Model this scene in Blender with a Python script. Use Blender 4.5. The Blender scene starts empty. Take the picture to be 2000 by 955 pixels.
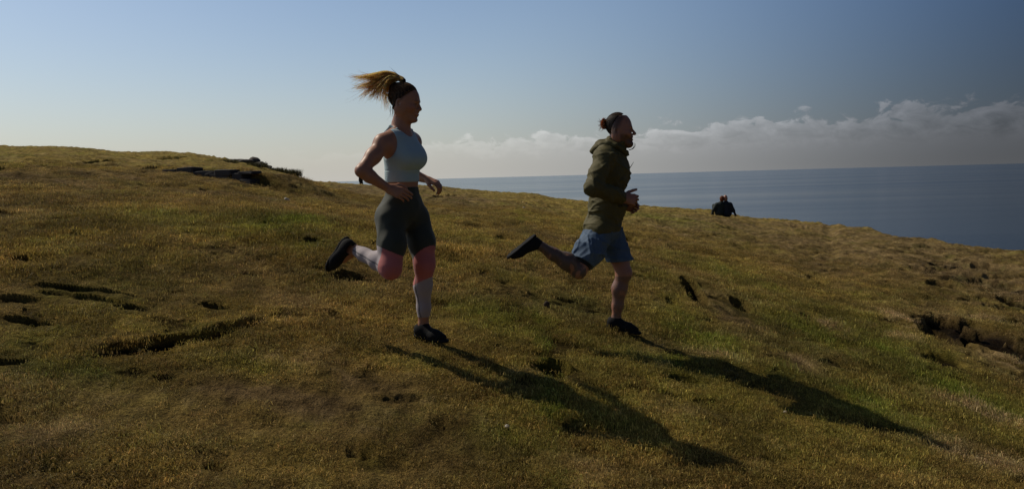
import bpy, math, random
import numpy as np
from mathutils import Vector, Matrix
random.seed(4); RNG = np.random.default_rng(4)
scene = bpy.context.scene
R_ = math.radians
# ------------------------------------------------------------------ camera
F = 1600.0; CX, CY = 1000.0, 477.5          # focal length in photograph pixels (2000 wide)
HY, SL = 344.6, 0.0265                      # horizon height at the middle, horizon tilt
AR = math.atan(SL); PITCH = math.atan((CY - HY) * math.cos(AR) / F)
X0 = np.array([1., 0, 0]); FW = np.array([0, math.cos(PITCH), -math.sin(PITCH)]); UP0 = np.array([0, math.sin(PITCH), math.cos(PITCH)])
RT = math.cos(AR) * X0 - math.sin(AR) * UP0; UPV = math.sin(AR) * X0 + math.cos(AR) * UP0
cam_d = bpy.data.cameras.new('camera'); cam = bpy.data.objects.new('camera', cam_d)
scene.collection.objects.link(cam); scene.camera = cam
cam_d.sensor_width = 36; cam_d.lens = F / 2000 * 36; cam_d.clip_end = 200000; cam_d.clip_start = 0.05
cam.matrix_world = Matrix(((RT[0], UPV[0], -FW[0], 0), (RT[1], UPV[1], -FW[1], 0), (RT[2], UPV[2], -FW[2], 0), (0, 0, 0, 1)))
def ray(px, py):
    d = FW + (px - CX) / F * RT - (py - CY) / F * UPV
    return d / d[1]
def P(px, py, Y): return ray(px, py) * Y
def proj(p):
    d = p @ FW; return CX + F * (p @ RT) / d, CY - F * (p @ UPV) / d
# ------------------------------------------------------------------ light
SUN_AZ, SUN_EL = R_(-57), R_(45)            # azimuth from +Y towards +X
SD = np.array([math.sin(SUN_AZ) * math.cos(SUN_EL), math.cos(SUN_AZ) * math.cos(SUN_EL), math.sin(SUN_EL)])
sl = bpy.data.lights.new('sun', 'SUN'); sl.energy = 5.0; sl.angle = R_(0.53); sl.color = (1.0, 0.90, 0.74)
so = bpy.data.objects.new('sun', sl); scene.collection.objects.link(so)
so.rotation_euler = Vector(-SD).to_track_quat('-Z', 'Y').to_euler()
scene.view_settings.view_transform = 'Standard'; scene.view_settings.look = 'None'
scene.view_settings.exposure = -0.85; scene.view_settings.gamma = 1.0

class NT:                                   # tiny node helper
    def __init__(s, nt): s.nt = nt; nt.nodes.clear()
    def n(s, t, **k):
        nd = s.nt.nodes.new(t)
        for a, v in k.items(): setattr(nd, a, v)
        return nd
    def l(s, a, b): s.nt.links.new(a, b)
    def val(s, sock, v):
        if isinstance(v, bpy.types.NodeSocket): s.l(v, sock)
        else: sock.default_value = v
    def m(s, op, a, b=0.0, c=0.0, clamp=False):
        nd = s.n('ShaderNodeMath', operation=op, use_clamp=clamp)
        s.val(nd.inputs[0], a); s.val(nd.inputs[1], b); s.val(nd.inputs[2], c); return nd.outputs[0]
    def vm(s, op, a, b):
        nd = s.n('ShaderNodeVectorMath', operation=op); s.val(nd.inputs[0], a); s.val(nd.inputs[1], b); return nd
    def mix(s, f, a, b, mode='MIX'):
        nd = s.n('ShaderNodeMix', data_type='RGBA', blend_type=mode)
        s.val(nd.inputs[0], f); s.val(nd.inputs[6], a); s.val(nd.inputs[7], b); return nd.outputs[2]
    def noise(s, vec, scale, detail=4, rough=.55, dist=0.0):
        nd = s.n('ShaderNodeTexNoise'); s.val(nd.inputs['Vector'], vec); nd.inputs['Scale'].default_value = scale
        nd.inputs['Detail'].default_value = detail; nd.inputs['Roughness'].default_value = rough; nd.inputs['Distortion'].default_value = dist
        return nd.outputs[0]
    def step(s, x, a, b):
        nd = s.n('ShaderNodeMapRange', interpolation_type='SMOOTHSTEP'); s.val(nd.inputs[0], x)
        s.val(nd.inputs[1], a); s.val(nd.inputs[2], b); return nd.outputs[0]
    def mapv(s, vec, sc):
        nd = s.n('ShaderNodeMapping'); s.l(vec, nd.inputs[0]); nd.inputs[3].default_value = sc; return nd.outputs[0]
def rgb(*c): return (c[0], c[1], c[2], 1.0)

world = bpy.data.worlds.new('World'); scene.world = world; world.use_nodes = True
w = NT(world.node_tree)
sky = w.n('ShaderNodeTexSky', sky_type='NISHITA', sun_disc=False, sun_elevation=SUN_EL, sun_rotation=SUN_AZ,
          altitude=40, air_density=1.0, dust_density=1.2, ozone_density=2.0)
tc = w.n('ShaderNodeTexCoord'); D = tc.outputs['Generated']
sep = w.n('ShaderNodeSeparateXYZ'); w.l(D, sep.inputs[0])
el = w.m('ARCSINE', sep.outputs[2]); az = w.m('ARCTAN2', sep.outputs[0], sep.outputs[1])
cs = w.vm('DOT_PRODUCT', D, tuple(SD)).outputs['Value']
# aureole: haze scatters forward, the sky brightens towards the sun and the horizon pales
aur = w.step(cs, -.02, .52)
gain = w.m('ADD', w.m('MULTIPLY_ADD', aur, 1.20, .30), w.m('MULTIPLY', w.step(cs, -.15, -1.0), .6))  # last term brightens the unseen sky opposite the sun, added as fill
gain = w.m('MULTIPLY', gain, w.m('MULTIPLY_ADD', w.step(el, .26, .85), -.62, 1.0))    # sky dimmed overhead, above the view, to deepen the ground shadows
base = w.mix(1.0, sky.outputs[0], w.mix(aur, rgb(.46, .72, 1.12), rgb(.90, .96, 1.03)), 'MULTIPLY')
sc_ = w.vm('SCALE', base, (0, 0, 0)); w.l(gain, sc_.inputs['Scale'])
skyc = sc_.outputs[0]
hz = w.m('EXPONENT', w.m('MULTIPLY', w.m('ABSOLUTE', el), -13.0))
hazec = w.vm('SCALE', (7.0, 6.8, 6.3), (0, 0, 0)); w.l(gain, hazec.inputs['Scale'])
cool = w.mix(aur, rgb(.93, .98, 1.12), rgb(1, 1, 1)); hcol = w.mix(1.0, hazec.outputs[0], cool, 'MULTIPLY')
c1 = w.mix(w.m('MULTIPLY', hz, .8), skyc, hcol)
# cumulus bank low over the sea
comb = w.n('ShaderNodeCombineXYZ'); w.l(w.m('MULTIPLY', az, 1.0), comb.inputs[0]); w.l(w.m('MULTIPLY', el, 1.9), comb.inputs[1])
n1 = w.noise(comb.outputs[0], 12.0, 3, .5); n2 = w.noise(comb.outputs[0], 34.0, 8, .60, .6)
top = w.m('MULTIPLY_ADD', az, .035, .046)
top = w.m('MAXIMUM', top, .012)
topn = w.m('ADD', top, w.m('ADD', w.m('MULTIPLY', w.m('SUBTRACT', n1, .5), .050), w.m('MULTIPLY', w.m('SUBTRACT', n2, .5), .060)))
dd = w.m('SUBTRACT', topn, el)
dens = w.m('MULTIPLY', w.step(dd, -.004, .007), w.step(el, .0, .03))
rim = w.m('MULTIPLY', w.step(dd, -.001, .004), w.m('SUBTRACT', 1.0, w.step(dd, .003, .024)))
ext = w.step(az, -.34, .22)
n3 = w.noise(w.vm('ADD', comb.outputs[0], (-.012, .010, 0)).outputs[0], 34.0, 8, .60, .6)
relief = w.m('MULTIPLY', w.m('SUBTRACT', n2, n3), 1.8)
shade = w.m('MULTIPLY_ADD', rim, .40, w.m('ADD', w.m('MULTIPLY', relief, w.step(el, .015, .05)), .93))
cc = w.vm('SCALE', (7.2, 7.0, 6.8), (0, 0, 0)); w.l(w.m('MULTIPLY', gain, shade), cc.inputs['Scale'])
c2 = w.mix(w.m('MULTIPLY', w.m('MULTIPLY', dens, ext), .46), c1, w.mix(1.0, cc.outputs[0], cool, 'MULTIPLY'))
bg = w.n('ShaderNodeBackground'); w.l(c2, bg.inputs[0]); bg.inputs[1].default_value = 0.1
wo = w.n('ShaderNodeOutputWorld'); w.l(bg.outputs[0], wo.inputs[0])

# ------------------------------------------------------------------ materials
def newmat(name):
    m = bpy.data.materials.new(name); m.use_nodes = True; return m, NT(m.node_tree)
def finish(t, bsdf): o = t.n('ShaderNodeOutputMaterial'); t.l(bsdf, o.inputs[0])
def tint_mat(name, rough=.6, nscale=120., namt=.25, bump=.15, bscale=300., sheen=0., spec=.4, sss=0., trans=0.):
    """surface whose own colour comes from the point attribute 'tint'"""
    m, t = newmat(name); g = t.n('ShaderNodeTexCoord'); at = t.n('ShaderNodeAttribute', attribute_name='tint')
    ns = t.noise(g.outputs['Object'], nscale, 4)
    f = t.m('MULTIPLY_ADD', ns, namt * 2, 1 - namt)
    cl = t.vm('SCALE', at.outputs['Color'], (0, 0, 0)); t.l(f, cl.inputs['Scale'])
    b = t.n('ShaderNodeBsdfPrincipled'); t.l(cl.outputs[0], b.inputs['Base Color']); b.inputs['Roughness'].default_value = rough
    b.inputs['Specular IOR Level'].default_value = spec; b.inputs['Sheen Weight'].default_value = sheen
    if sss: b.inputs['Subsurface Weight'].default_value = sss; b.inputs['Subsurface Radius'].default_value = (.02, .006, .003); b.inputs['Subsurface Scale'].default_value = .4
    bp = t.n('ShaderNodeBump'); bp.inputs['Strength'].default_value = bump; bp.inputs['Distance'].default_value = .004
    t.l(t.noise(g.outputs['Object'], bscale, 3), bp.inputs['Height']); t.l(bp.outputs[0], b.inputs['Normal'])
    out = b.outputs[0]
    if trans:
        tr = t.n('ShaderNodeBsdfTranslucent'); t.l(cl.outputs[0], tr.inputs[0]); mx = t.n('ShaderNodeMixShader'); mx.inputs[0].default_value = trans
        t.l(out, mx.inputs[1]); t.l(tr.outputs[0], mx.inputs[2]); out = mx.outputs[0]
    finish(t, out); return m
M_skin = tint_mat('skin', .48, 60, .12, .1, 250, spec=.45, sss=.12)
M_knit = tint_mat('stretch_fabric', .75, 200, .12, .12, 500, sheen=.15)
M_shell = tint_mat('jacket_fabric', .7, 90, .18, .25, 260, spec=.22)
M_shoe = tint_mat('shoe_mesh', .85, 300, .3, .4, 600, spec=.2)
M_hair = tint_mat('hair', .55, 200, .25, .3, 900, spec=.5, trans=.68)
M_rock = tint_mat('rock', .9, 8, .45, 1., 25)
def leaf_mat(name, attr_type, rough=.7):
    m, t = newmat(name); at = t.n('ShaderNodeAttribute', attribute_name='tint', attribute_type=attr_type)
    oi = t.n('ShaderNodeObjectInfo'); g = t.n('ShaderNodeNewGeometry')
    lv = t.n('ShaderNodeAttribute', attribute_name='var')
    f = t.m('MULTIPLY_ADD', lv.outputs['Fac'], 1.1, .5)
    f = t.m('MULTIPLY', f, t.m('MULTIPLY_ADD', oi.outputs['Random'], .5, .75))
    cl = t.vm('SCALE', at.outputs['Color'], (0, 0, 0)); t.l(f, cl.inputs['Scale'])
    c = t.mix(t.step(lv.outputs['Fac'], .72, 1.0), cl.outputs[0], t.mix(1., cl.outputs[0], rgb(1.4, 1.35, 1.5), 'MULTIPLY'))
    b = t.n('ShaderNodeBsdfPrincipled'); t.l(c, b.inputs['Base Color']); b.inputs['Roughness'].default_value = rough; b.inputs['Specular IOR Level'].default_value = .2
    tr = t.n('ShaderNodeBsdfTranslucent'); t.l(c, tr.inputs[0]); mx = t.n('ShaderNodeMixShader'); mx.inputs[0].default_value = .3
    t.l(b.outputs[0], mx.inputs[1]); t.l(tr.outputs[0], mx.inputs[2]); finish(t, mx.outputs[0]); return m
M_grass = leaf_mat('grass_blades', 'INSTANCER')
M_leaf = leaf_mat('tussock_blades', 'GEOMETRY')

# ------------------------------------------------------------------ object helpers
def mesh_obj(name, V, Fc, mat=None, parent=None, tint=None, smooth=True, origin=None):
    V = np.asarray(V, np.float32); Fc = np.asarray(Fc, np.int32)
    if origin is None: origin = np.zeros(3)
    me = bpy.data.meshes.new(name); n = len(V); k = Fc.shape[1]
    me.vertices.add(n); me.vertices.foreach_set('co', (V - np.asarray(origin, np.float32)).ravel())
    me.loops.add(Fc.size); me.loops.foreach_set('vertex_index', Fc.ravel())
    me.polygons.add(len(Fc)); me.polygons.foreach_set('loop_start', np.arange(0, Fc.size, k, dtype=np.int32))
    if tint is not None:
        a = me.attributes.new('tint', 'FLOAT_COLOR', 'POINT'); c = np.ones((n, 4), np.float32); c[:, :3] = tint
        a.data.foreach_set('color', c.ravel())
    me.update(calc_edges=True)
    me.polygons.foreach_set('use_smooth', np.full(len(Fc), smooth)); me.update()
    if mat: me.materials.append(mat)
    o = bpy.data.objects.new(name, me); scene.collection.objects.link(o)
    if parent is not None:
        o.parent = parent; o.location = Vector(origin) - parent_world(parent)
    else: o.location = origin
    return o
def parent_world(o):
    v = Vector((0, 0, 0))
    while o is not None: v += o.location; o = o.parent
    return v
def tag(o, label=None, cat=None, group=None, kind=None):
    for k, v in (('label', label), ('category', cat), ('group', group), ('kind', kind)):
        if v: o[k] = v
    return o
def smooth01(x, a, b):
    t = np.clip((x - a) / (b - a), 0, 1); return t * t * (3 - 2 * t)
def vnoise(x, y, seed=0):
    xi = np.floor(x).astype(np.int64); yi = np.floor(y).astype(np.int64); fx = x - xi; fy = y - yi
    fx = fx * fx * (3 - 2 * fx); fy = fy * fy * (3 - 2 * fy)
    def h(a, b):
        v = (a * 374761393 + b * 668265263 + seed * 974711) & 0xffffffff
        v = ((v ^ (v >> 13)) * 1274126177) & 0xffffffff
        return ((v ^ (v >> 16)) & 0xffff) / 65535.0
    return (h(xi, yi) * (1 - fx) + h(xi + 1, yi) * fx) * (1 - fy) + (h(xi, yi + 1) * (1 - fx) + h(xi + 1, yi + 1) * fx) * fy
def fbm(x, y, seed=0, oct=4, gain=.5):
    s = 0; a = 1; t = 0
    for i in range(oct): s = s + a * vnoise(x * 2 ** i + 13.7 * i, y * 2 ** i - 7.3 * i, seed + i); t += a; a *= gain
    return s / t

# ------------------------------------------------------------------ terrain
SEA_Z = -42.0
SKL = np.array([(-900, 330, 50), (-400, 296, 54), (0, 286, 55), (100, 286, 55), (180, 291, 55), (240, 296, 55), (370, 300, 54), (420, 307, 53), (480, 319, 52), (530, 332, 51),
                (580, 346, 51), (610, 353, 52), (650, 358, 54), (690, 362, 58), (720, 362, 60), (800, 362, 60), (860, 364, 58), (900, 369, 56), (960, 376, 54), (1040, 380, 52), (1090, 388, 50), (1150, 395, 48),
                (1250, 402, 46), (1330, 407, 45), (1390, 411, 45), (1440, 421, 45), (1480, 427, 44), (1520, 427, 42), (1560, 431, 41), (1605, 436, 40), (1622, 444, 36.5),
                (1640, 443, 34.5), (1700, 452, 30.5), (1760, 460, 27), (1850, 475, 25), (1930, 486, 24), (2000, 496, 23), (2300, 545, 22), (2900, 640, 22)], float)
_d = np.array([ray(a, b) for a, b, c in SKL]); _az = np.arctan2(_d[:, 0], _d[:, 1]); _sl = _d[:, 2] / np.hypot(_d[:, 0], _d[:, 1])
PI = math.pi
_az = np.concatenate([[-PI, -1.9], _az, [1.9, PI]]); _sl = np.concatenate([[-.03, .03], _sl, [-.12, -.03]]); _rr = np.concatenate([[40, 50], SKL[:, 2], [25, 40]])
YW, YM = 5.1, 6.05
def base_h(x, y):
    r = np.hypot(x, y) + 1e-6; a = np.arctan2(x, y)
    s = np.interp(a, _az, _sl); R = np.interp(a, _az, _rr)
    def near(x, y): return -1.012 - .203 * x + .123 * (y - 6) - .008 * x * x - .004 * x * (y - 6)
    xr = np.sin(a) * 8; yr = np.cos(a) * 8
    h = (s * 8 - np.maximum(near(xr, np.maximum(yr, 1)), -2.6)) / (1 - 8 / R)
    zf = s * r - h * (1 - np.minimum(r, R * 3) / R)
    w_ = smooth01(r, 5.8, 11.)
    zn = np.clip(near(np.clip(x, -9, 9), np.clip(y, -4, 12)), -3.2, .6)
    z = zn * (1 - w_) + zf * w_
    e = np.maximum(r - R, 0)
    drop = np.where(e < 8, e * e * .045, 8 * 8 * .045 + (e - 8) * .95)
    slope_far = (s + h / R)
    z = np.where(r > R, (s * R) + slope_far * np.minimum(e, 6) - drop, z)
    return np.maximum(z, SEA_Z - 4)
def ground_hit(px, py, fn=base_h):
    d = ray(px, py); ys = np.concatenate([np.arange(1.5, 12, .01), np.arange(12, 70, .05)])
    z = fn(d[0] * ys, ys); k = np.argmax(d[2] * ys <= z)
    return d * ys[k]
# pixel x, y, half width, half height of each hollow in the turf, depth in metres
HOLES = [(165, 567, 85, 2.2, .05), (150, 582, 60, 2, .035), (40, 583, 40, 2, .03), (45, 508, 14, 5, .12), (415, 597, 28, 4, .10), (60, 625, 45, 2.5, .035), (20, 703, 28, 6, .07),
         (680, 538, 26, 5, .10), (1080, 722, 36, 11, .13), (1330, 742, 34, 7, .05), (1348, 561, 16, 8, .14), (1360, 578, 17, 10, .16), (1312, 588, 10, 5, .12), (1437, 539, 10, 3, .10), (1430, 562, 12, 5, .12), (1448, 594, 19, 6, .14),
         (1390, 623, 13, 4, .10), (1597, 545, 15, 5, .14), (1578, 617, 12, 3, .08), (1618, 637, 22, 5, .05), (1233, 470, 12, 4, .14),
         (1838, 701, 32, 6, .07), (1900, 524, 22, 5, .16), (1935, 519, 26, 6, .16), (1845, 560, 28, 5, .12), (1840, 655, 26, 15, .20), (1820, 632, 24, 5, .12), (1945, 680, 42, 16, .22), (1920, 622, 22, 7, .14),
         (1960, 600, 34, 6, .14), (1985, 588, 20, 6, .14), (1970, 560, 30, 6, .12), (1990, 632, 18, 6, .12), (1903, 640, 30, 5, .10), (1880, 550, 40, 4, .10), (1950, 540, 30, 5, .12), (1895, 790, 16, 4, .06), (1965, 820, 14, 4, .06),
         (340, 310, 26, 3, .3), (385, 304, 14, 2, .3), (495, 320, 22, 2, .25), (80, 326, 22, 3, .25), (20, 335, 22, 2.5, .25), (290, 331, 18, 2.5, .25), (200, 322, 16, 2, .25), (440, 337, 30, 3, .3), (405, 368, 10, 2, .2), (145, 368, 8, 2, .15),
         (880, 383, 14, 2.5, .3), (855, 387, 12, 2, .3), (925, 381, 10, 2, .25), (1000, 400, 20, 2, .25), (1050, 404, 18, 1.8, .2), (1180, 410, 10, 2, .2), (1570, 443, 12, 2, .25), (505, 359, 15, 2.5, .3),
         (100, 905, 20, 4, .04), (420, 900, 22, 4, .04), (860, 822, 18, 4, .04), (250, 600, 30, 3, .05), (610, 470, 16, 2.5, .08), (520, 440, 22, 2, .08), (980, 470, 14, 2, .08), (230, 905, 24, 5, .035), (700, 880, 26, 5, .035), (1120, 830, 24, 5, .03)]
_hz = []
for (px, py, hw, hh, dp) in HOLES:
    c = ground_hit(px, py); r = np.hypot(c[0], c[1]); f_ = ground_hit(px, py - hh); n_ = ground_hit(px, py + hh)
    L = max(.5 * abs(f_[1] - n_[1]), .04 * r / 5); _hz.append((c[0], c[1], hw * r / F * 1.05, min(L, 2.2 + r * .03), dp, r))
def features(x, y):
    """height change and bare-soil amount of the hollows"""
    dz = np.zeros_like(x); soil = np.zeros_like(x)
    for i, (hx, hy, a, b, dp, r) in enumerate(_hz):
        m = (np.abs(x - hx) < a * 1.9 + .1) & (np.abs(y - hy) < b * 2.6 + .15)
        if not m.any(): continue
        xx = x[m]; yy = y[m]; u = (xx - hx) / a; v = (yy - hy) / b
        q = np.sqrt(u * u + v * v) + (fbm(xx * 1.0 / a + 5 * i, yy * .7 / b, 40 + i, 2, .25) - .5) * .75 + .03
        far = smooth01(v, -.9, .7)                       # near side eases in, far side is a cut bank
        k = 1 - smooth01(q, .35, 1.15); wd_ = max(.10, min(.35, .028 * (r / 5) / b)); ks = 1 - smooth01(q, .95 - wd_, .95 + wd_)
        depth = dp * (k * (1 - far) + ks * far)
        lip = .22 * dp * np.exp(-((q - 1.12) / .16) ** 2) * smooth01(v, -.2, .5)
        sl_ = dz[m]; dz[m] = np.where(depth > .004, np.minimum(sl_, -depth), np.maximum(sl_, lip) * (sl_ >= 0) + sl_ * (sl_ < 0))
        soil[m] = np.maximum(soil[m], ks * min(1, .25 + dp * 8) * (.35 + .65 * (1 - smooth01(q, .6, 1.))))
    return dz, soil
WC, MC = P(846, 666, YW + .02), P(1220, 650, YM + .03)    # ground contact of the two standing feet
_er = []
for (px, py, hw, hh) in ((1935, 560, 85, 38), (1900, 650, 90, 34), (1980, 690, 60, 28), (1870, 520, 60, 10)):
    c = ground_hit(px, py); f_ = ground_hit(px, py - hh); n_ = ground_hit(px, py + hh); _er.append((c[0], c[1], hw * np.hypot(c[0], c[1]) / F, .5 * abs(f_[1] - n_[1])))
SCAR = [(140, 694, 1), (180, 697, 6), (230, 698, 13), (280, 696, 20), (330, 688, 30), (370, 679, 27), (410, 668, 17), (455, 655, 12), (490, 646, 8), (516, 639, 1)]
_sc = []
for (px, py, hh) in SCAR:
    n_ = ground_hit(px, py); f_ = ground_hit(px, py - hh); _sc.append((np.arctan2(n_[0], n_[1]), np.hypot(n_[0], n_[1]), np.hypot(f_[0], f_[1])))
_sc = np.array(_sc)
def scar(x, y):
    # one long bank slumped across the near slope: floor deepens away from the viewer, then a cut face under the turf
    a = np.arctan2(x, y); rr = np.hypot(x, y) + (fbm(x * 3.2, y * 3.2, 301, 3) - .5) * .16; m = (a > _sc[0, 0]) & (a < _sc[-1, 0])
    rb = np.interp(a, _sc[:, 0], _sc[:, 1]); rt = np.interp(a, _sc[:, 0], _sc[:, 2]); L = np.maximum(rt - rb, .01); v = (rr - rb) / L
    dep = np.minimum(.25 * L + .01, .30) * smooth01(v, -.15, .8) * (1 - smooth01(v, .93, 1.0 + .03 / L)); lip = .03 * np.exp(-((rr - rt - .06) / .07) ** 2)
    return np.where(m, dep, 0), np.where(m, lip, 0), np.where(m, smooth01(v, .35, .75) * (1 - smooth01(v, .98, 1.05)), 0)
def erosion(x, y):
    m = np.zeros_like(x)
    for (a, b, w1, w2) in _er: m = np.maximum(m, 1 - smooth01(np.sqrt(((x - a) / w1) ** 2 + ((y - b) / w2) ** 2), .5, 1.15))
    n = fbm(x * 2.1, y * 1.5, 211, 5, .55); cut = smooth01(n + .16 * m, .60, .645) * (m > .02)
    return cut * m, m
def height(x, y, fine=True):
    z = base_h(x, y); r = np.hypot(x, y)
    amp = .011 * np.clip(r / 5, .6, 6)
    wob = (fbm(x * .55, y * .55, 3, 3) - .5) * .10 * np.clip(r / 6, .6, 3)
    wob += (fbm(x * 3.1, y * 2.6, 9, 3) - .5) * .05 * np.clip(r / 6, .7, 2.2)
    z = z + wob * np.clip(r / 4, .4, 1)
    if fine:
        z = z + (fbm(x * 17, y * 15, 21, 3) - .5) * .020 * np.clip(r / 8, 1, 1.4)
        z = z + (fbm(x * 5.5, y * 6.5, 23, 3) - .5) * .050 * np.clip(r / 9, .8, 1.5)
    dz, soil = features(x, y)
    z = z + bank(x, y)
    pit = smooth01(fbm(x * 3.6, y * 6.2, 171, 4), .66, .73) * (1 - smooth01(r, 20, 35)); z = z - pit * .022 * np.clip(r / 8, .7, 1.8); soil = np.maximum(soil, pit * .45)
    cut, em = erosion(x, y); z = z - .125 * np.sqrt(cut) + .05 * em * (fbm(x * 7, y * 6, 221, 3) - .5); soil = np.maximum(soil, cut * .9)
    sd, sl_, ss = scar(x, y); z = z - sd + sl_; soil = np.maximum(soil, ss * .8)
    return z + dz + COR(x, y), soil
COR = lambda x, y: 0.0
WL1 = ground_hit(486, 364); WL1 = WL1 * min(1., 29. / WL1[1]); WL0 = ray(316, 346) * (WL1[1] + 1.2)
WDN = np.array([WL1[0] - WL0[0], WL1[1] - WL0[1]]); WLN = np.hypot(*WDN); WDN = WDN / WLN; WSN = np.array([-WDN[1], WDN[0]])
if WSN[1] < 0: WSN = -WSN
def wall_h(t): return .02 + .24 * np.clip(t, 0, 1)
def bank(x, y):
    t = ((x - WL0[0]) * WDN[0] + (y - WL0[1]) * WDN[1]) / WLN; s = (x - WL0[0]) * WSN[0] + (y - WL0[1]) * WSN[1]
    return wall_h(t) * smooth01(s, .05, .16) * (1 - smooth01(s, .8, 4.)) * smooth01(t, -.05, .0) * (1 - smooth01(t, 1.0, 1.5))
_c = []
for C_ in (WC, MC):
    h0, _ = height(np.array([C_[0]]), np.array([C_[1]]), False); _c.append((C_[0], C_[1], C_[2] - h0[0]))
print('contact corrections', _c)
COR = lambda x, y: sum(d * np.exp(-((x - a) ** 2 + (y - b) ** 2) / (2 * .55 ** 2)) for a, b, d in _c)
# colour patches in the turf: pixel x, y, half width, half height, amount
GREEN = [(1560, 640, 160, 40, .9), (1760, 700, 130, 60, 1.), (1700, 640, 120, 40, .8), (1350, 640, 80, 40, .7), (1300, 700, 120, 20, .6), (1480, 560, 60, 20, .6), (1650, 770, 150, 40, .7), (1480, 850, 120, 40, .5),
         (240, 560, 120, 60, .6), (90, 650, 80, 30, .6), (150, 720, 80, 20, .8), (600, 475, 60, 15, .7), (560, 430, 60, 20, .6), (1290, 425, 60, 10, .8), (1180, 395, 40, 8, .7), (1000, 540, 60, 15, .5),
         (1000, 860, 90, 30, .6), (620, 560, 60, 20, .4), (940, 610, 100, 30, .45), (1140, 600, 80, 30, .5), (250, 420, 120, 25, .4), (460, 700, 90, 20, .6), (330, 640, 110, 15, .5), (720, 800, 60, 15, .35), (1900, 830, 60, 30, .5), (1790, 660, 60, 30, .6)]
BROWN = [(1560, 440, 80, 8, 1.), (1680, 457, 90, 10, 1.), (1850, 492, 120, 12, 1.), (1720, 495, 220, 42, 1.), (1480, 450, 120, 18, .8), (1300, 440, 90, 14, .6), (200, 345, 160, 25, .6), (480, 380, 100, 14, .5), (1430, 615, 55, 28, 1.), (560, 770, 120, 22, .9), (480, 765, 80, 15, .8), (1540, 700, 60, 12, .7), (1570, 720, 40, 14, .8), (1640, 500, 120, 40, .8), (1800, 470, 120, 40, .4), (60, 850, 90, 30, .6), (30, 930, 80, 30, .6), (760, 372, 90, 10, 1.), (900, 390, 80, 8, 1.), (1000, 400, 70, 6, .5),
         (710, 366, 40, 4, 1.), (700, 740, 90, 16, .5), (860, 860, 120, 20, .4), (1120, 900, 150, 20, .4), (1100, 470, 100, 12, .5), (600, 590, 80, 18, .4), (1940, 545, 90, 40, .8), (1900, 650, 90, 50, .6)]
STRAW = [(1760, 620, 28, 12, .9), (1870, 778, 38, 9, 1.), (1900, 890, 70, 16, .9), (1950, 810, 50, 8, .7), (1610, 630, 22, 6, .8), (1980, 712, 40, 10, .9), (1560, 700, 30, 10, .7), (1740, 645, 30, 8, .8), (1900, 615, 60, 8, .5), (1400, 690, 60, 8, .5), (1320, 800, 60, 8, .35), (560, 690, 40, 12, .4), (120, 830, 50, 10, .4)]
def _res(L):
    o = []
    for (px, py, hw, hh, am) in L:
        c = ground_hit(px, py); r = np.hypot(c[0], c[1]); f_ = ground_hit(px, py - hh); n_ = ground_hit(px, py + hh)
        o.append((c[0], c[1], hw * r / F, max(.5 * abs(f_[1] - n_[1]), .1), am))
    return o
_G, _B, _S = _res(GREEN), _res(BROWN), _res(STRAW)
def patch(L, x, y, n):
    s = np.zeros_like(x)
    for (a, b, w1, w2, am) in L:
        q = ((x - a) / w1) ** 2 + ((y - b) / w2) ** 2; s = np.maximum(s, am * np.exp(-q * .7 * (.5 + n)) * (q < 12))
    return s
def ground_colour(x, y, soil):
    n = fbm(x * .8, y * .8, 60, 4); n2 = fbm(x * 3.3, y * 2.7, 70, 4); n3 = fbm(x * 11, y * 9, 80, 3)
    g = np.clip(smooth01(n * .55 + n2 * .35 + n3 * .2,   .54, .70) * .40 + patch(_G, x, y, n2) * (.45 + n2 * .9), 0, 1)
    b = np.clip(smooth01(fbm(x * 1.1, y * 1.1, 90, 4) * .6 + n2 * .4, .50, .64) * .45 + patch(_B, x, y, n2) * (.4 + n3 * 1.1), 0, 1)
    s = np.clip(patch(_S, x, y, n2) * smooth01(n3 * .6 + n2 * .5, .38, .62) * 1.3 + smooth01(n3, .66, .8) * .25, 0, 1)
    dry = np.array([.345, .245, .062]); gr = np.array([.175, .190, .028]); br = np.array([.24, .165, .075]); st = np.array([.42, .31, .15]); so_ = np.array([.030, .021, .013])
    c = dry * (1 - g[:, None]) + gr * g[:, None]
    c = c * (1 - .92 * b[:, None]) + br * .92 * b[:, None]
    em = erosion(x, y)[1]; s = np.clip(s + em * smooth01(n3, .5, .62) * .5, 0, 1); c = c * (1 - .5 * em[:, None]) + np.array([.15, .105, .06]) * .5 * em[:, None]
    c = c * (1 - s[:, None]) + st * s[:, None]
    c = c * (.78 + .44 * n3[:, None]) * (.74 + .52 * fbm(x * 1.9, y * 2.6, 95, 5))[:, None] * (.72 + .52 * smooth01(n2, .3, .65))[:, None]
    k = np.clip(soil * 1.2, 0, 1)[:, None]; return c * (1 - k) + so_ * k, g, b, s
# polar sheet: fine inside the view, coarse behind
va = R_(38)
azs = np.concatenate([np.linspace(-PI, -va, 160, endpoint=False), np.linspace(-va, va, 920, endpoint=False), np.linspace(va, PI, 161)])
rs = np.concatenate([[0.0, .6, 1.1, 1.6, 2.0, 2.3], np.geomspace(2.5, 4.2, 60, endpoint=False), np.geomspace(4.2, 8.5, 470, endpoint=False), np.geomspace(8.5, 26, 300, endpoint=False), np.geomspace(26, 72, 110), np.geomspace(74, 420, 40)])
A_, Rr = np.meshgrid(azs[:-1], rs[1:]); x = (np.sin(A_) * Rr).ravel(); y = (np.cos(A_) * Rr).ravel()
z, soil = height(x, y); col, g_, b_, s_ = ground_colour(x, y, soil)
nA = len(azs) - 1; nR = len(rs) - 1
V = np.stack([x, y, z], 1)
j, i = np.meshgrid(np.arange(nA), np.arange(nR - 1)); a = (i * nA + j).ravel(); b = (i * nA + (j + 1) % nA).ravel()
Q = np.stack([a, a + nA, b + nA, b], 1)
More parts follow.
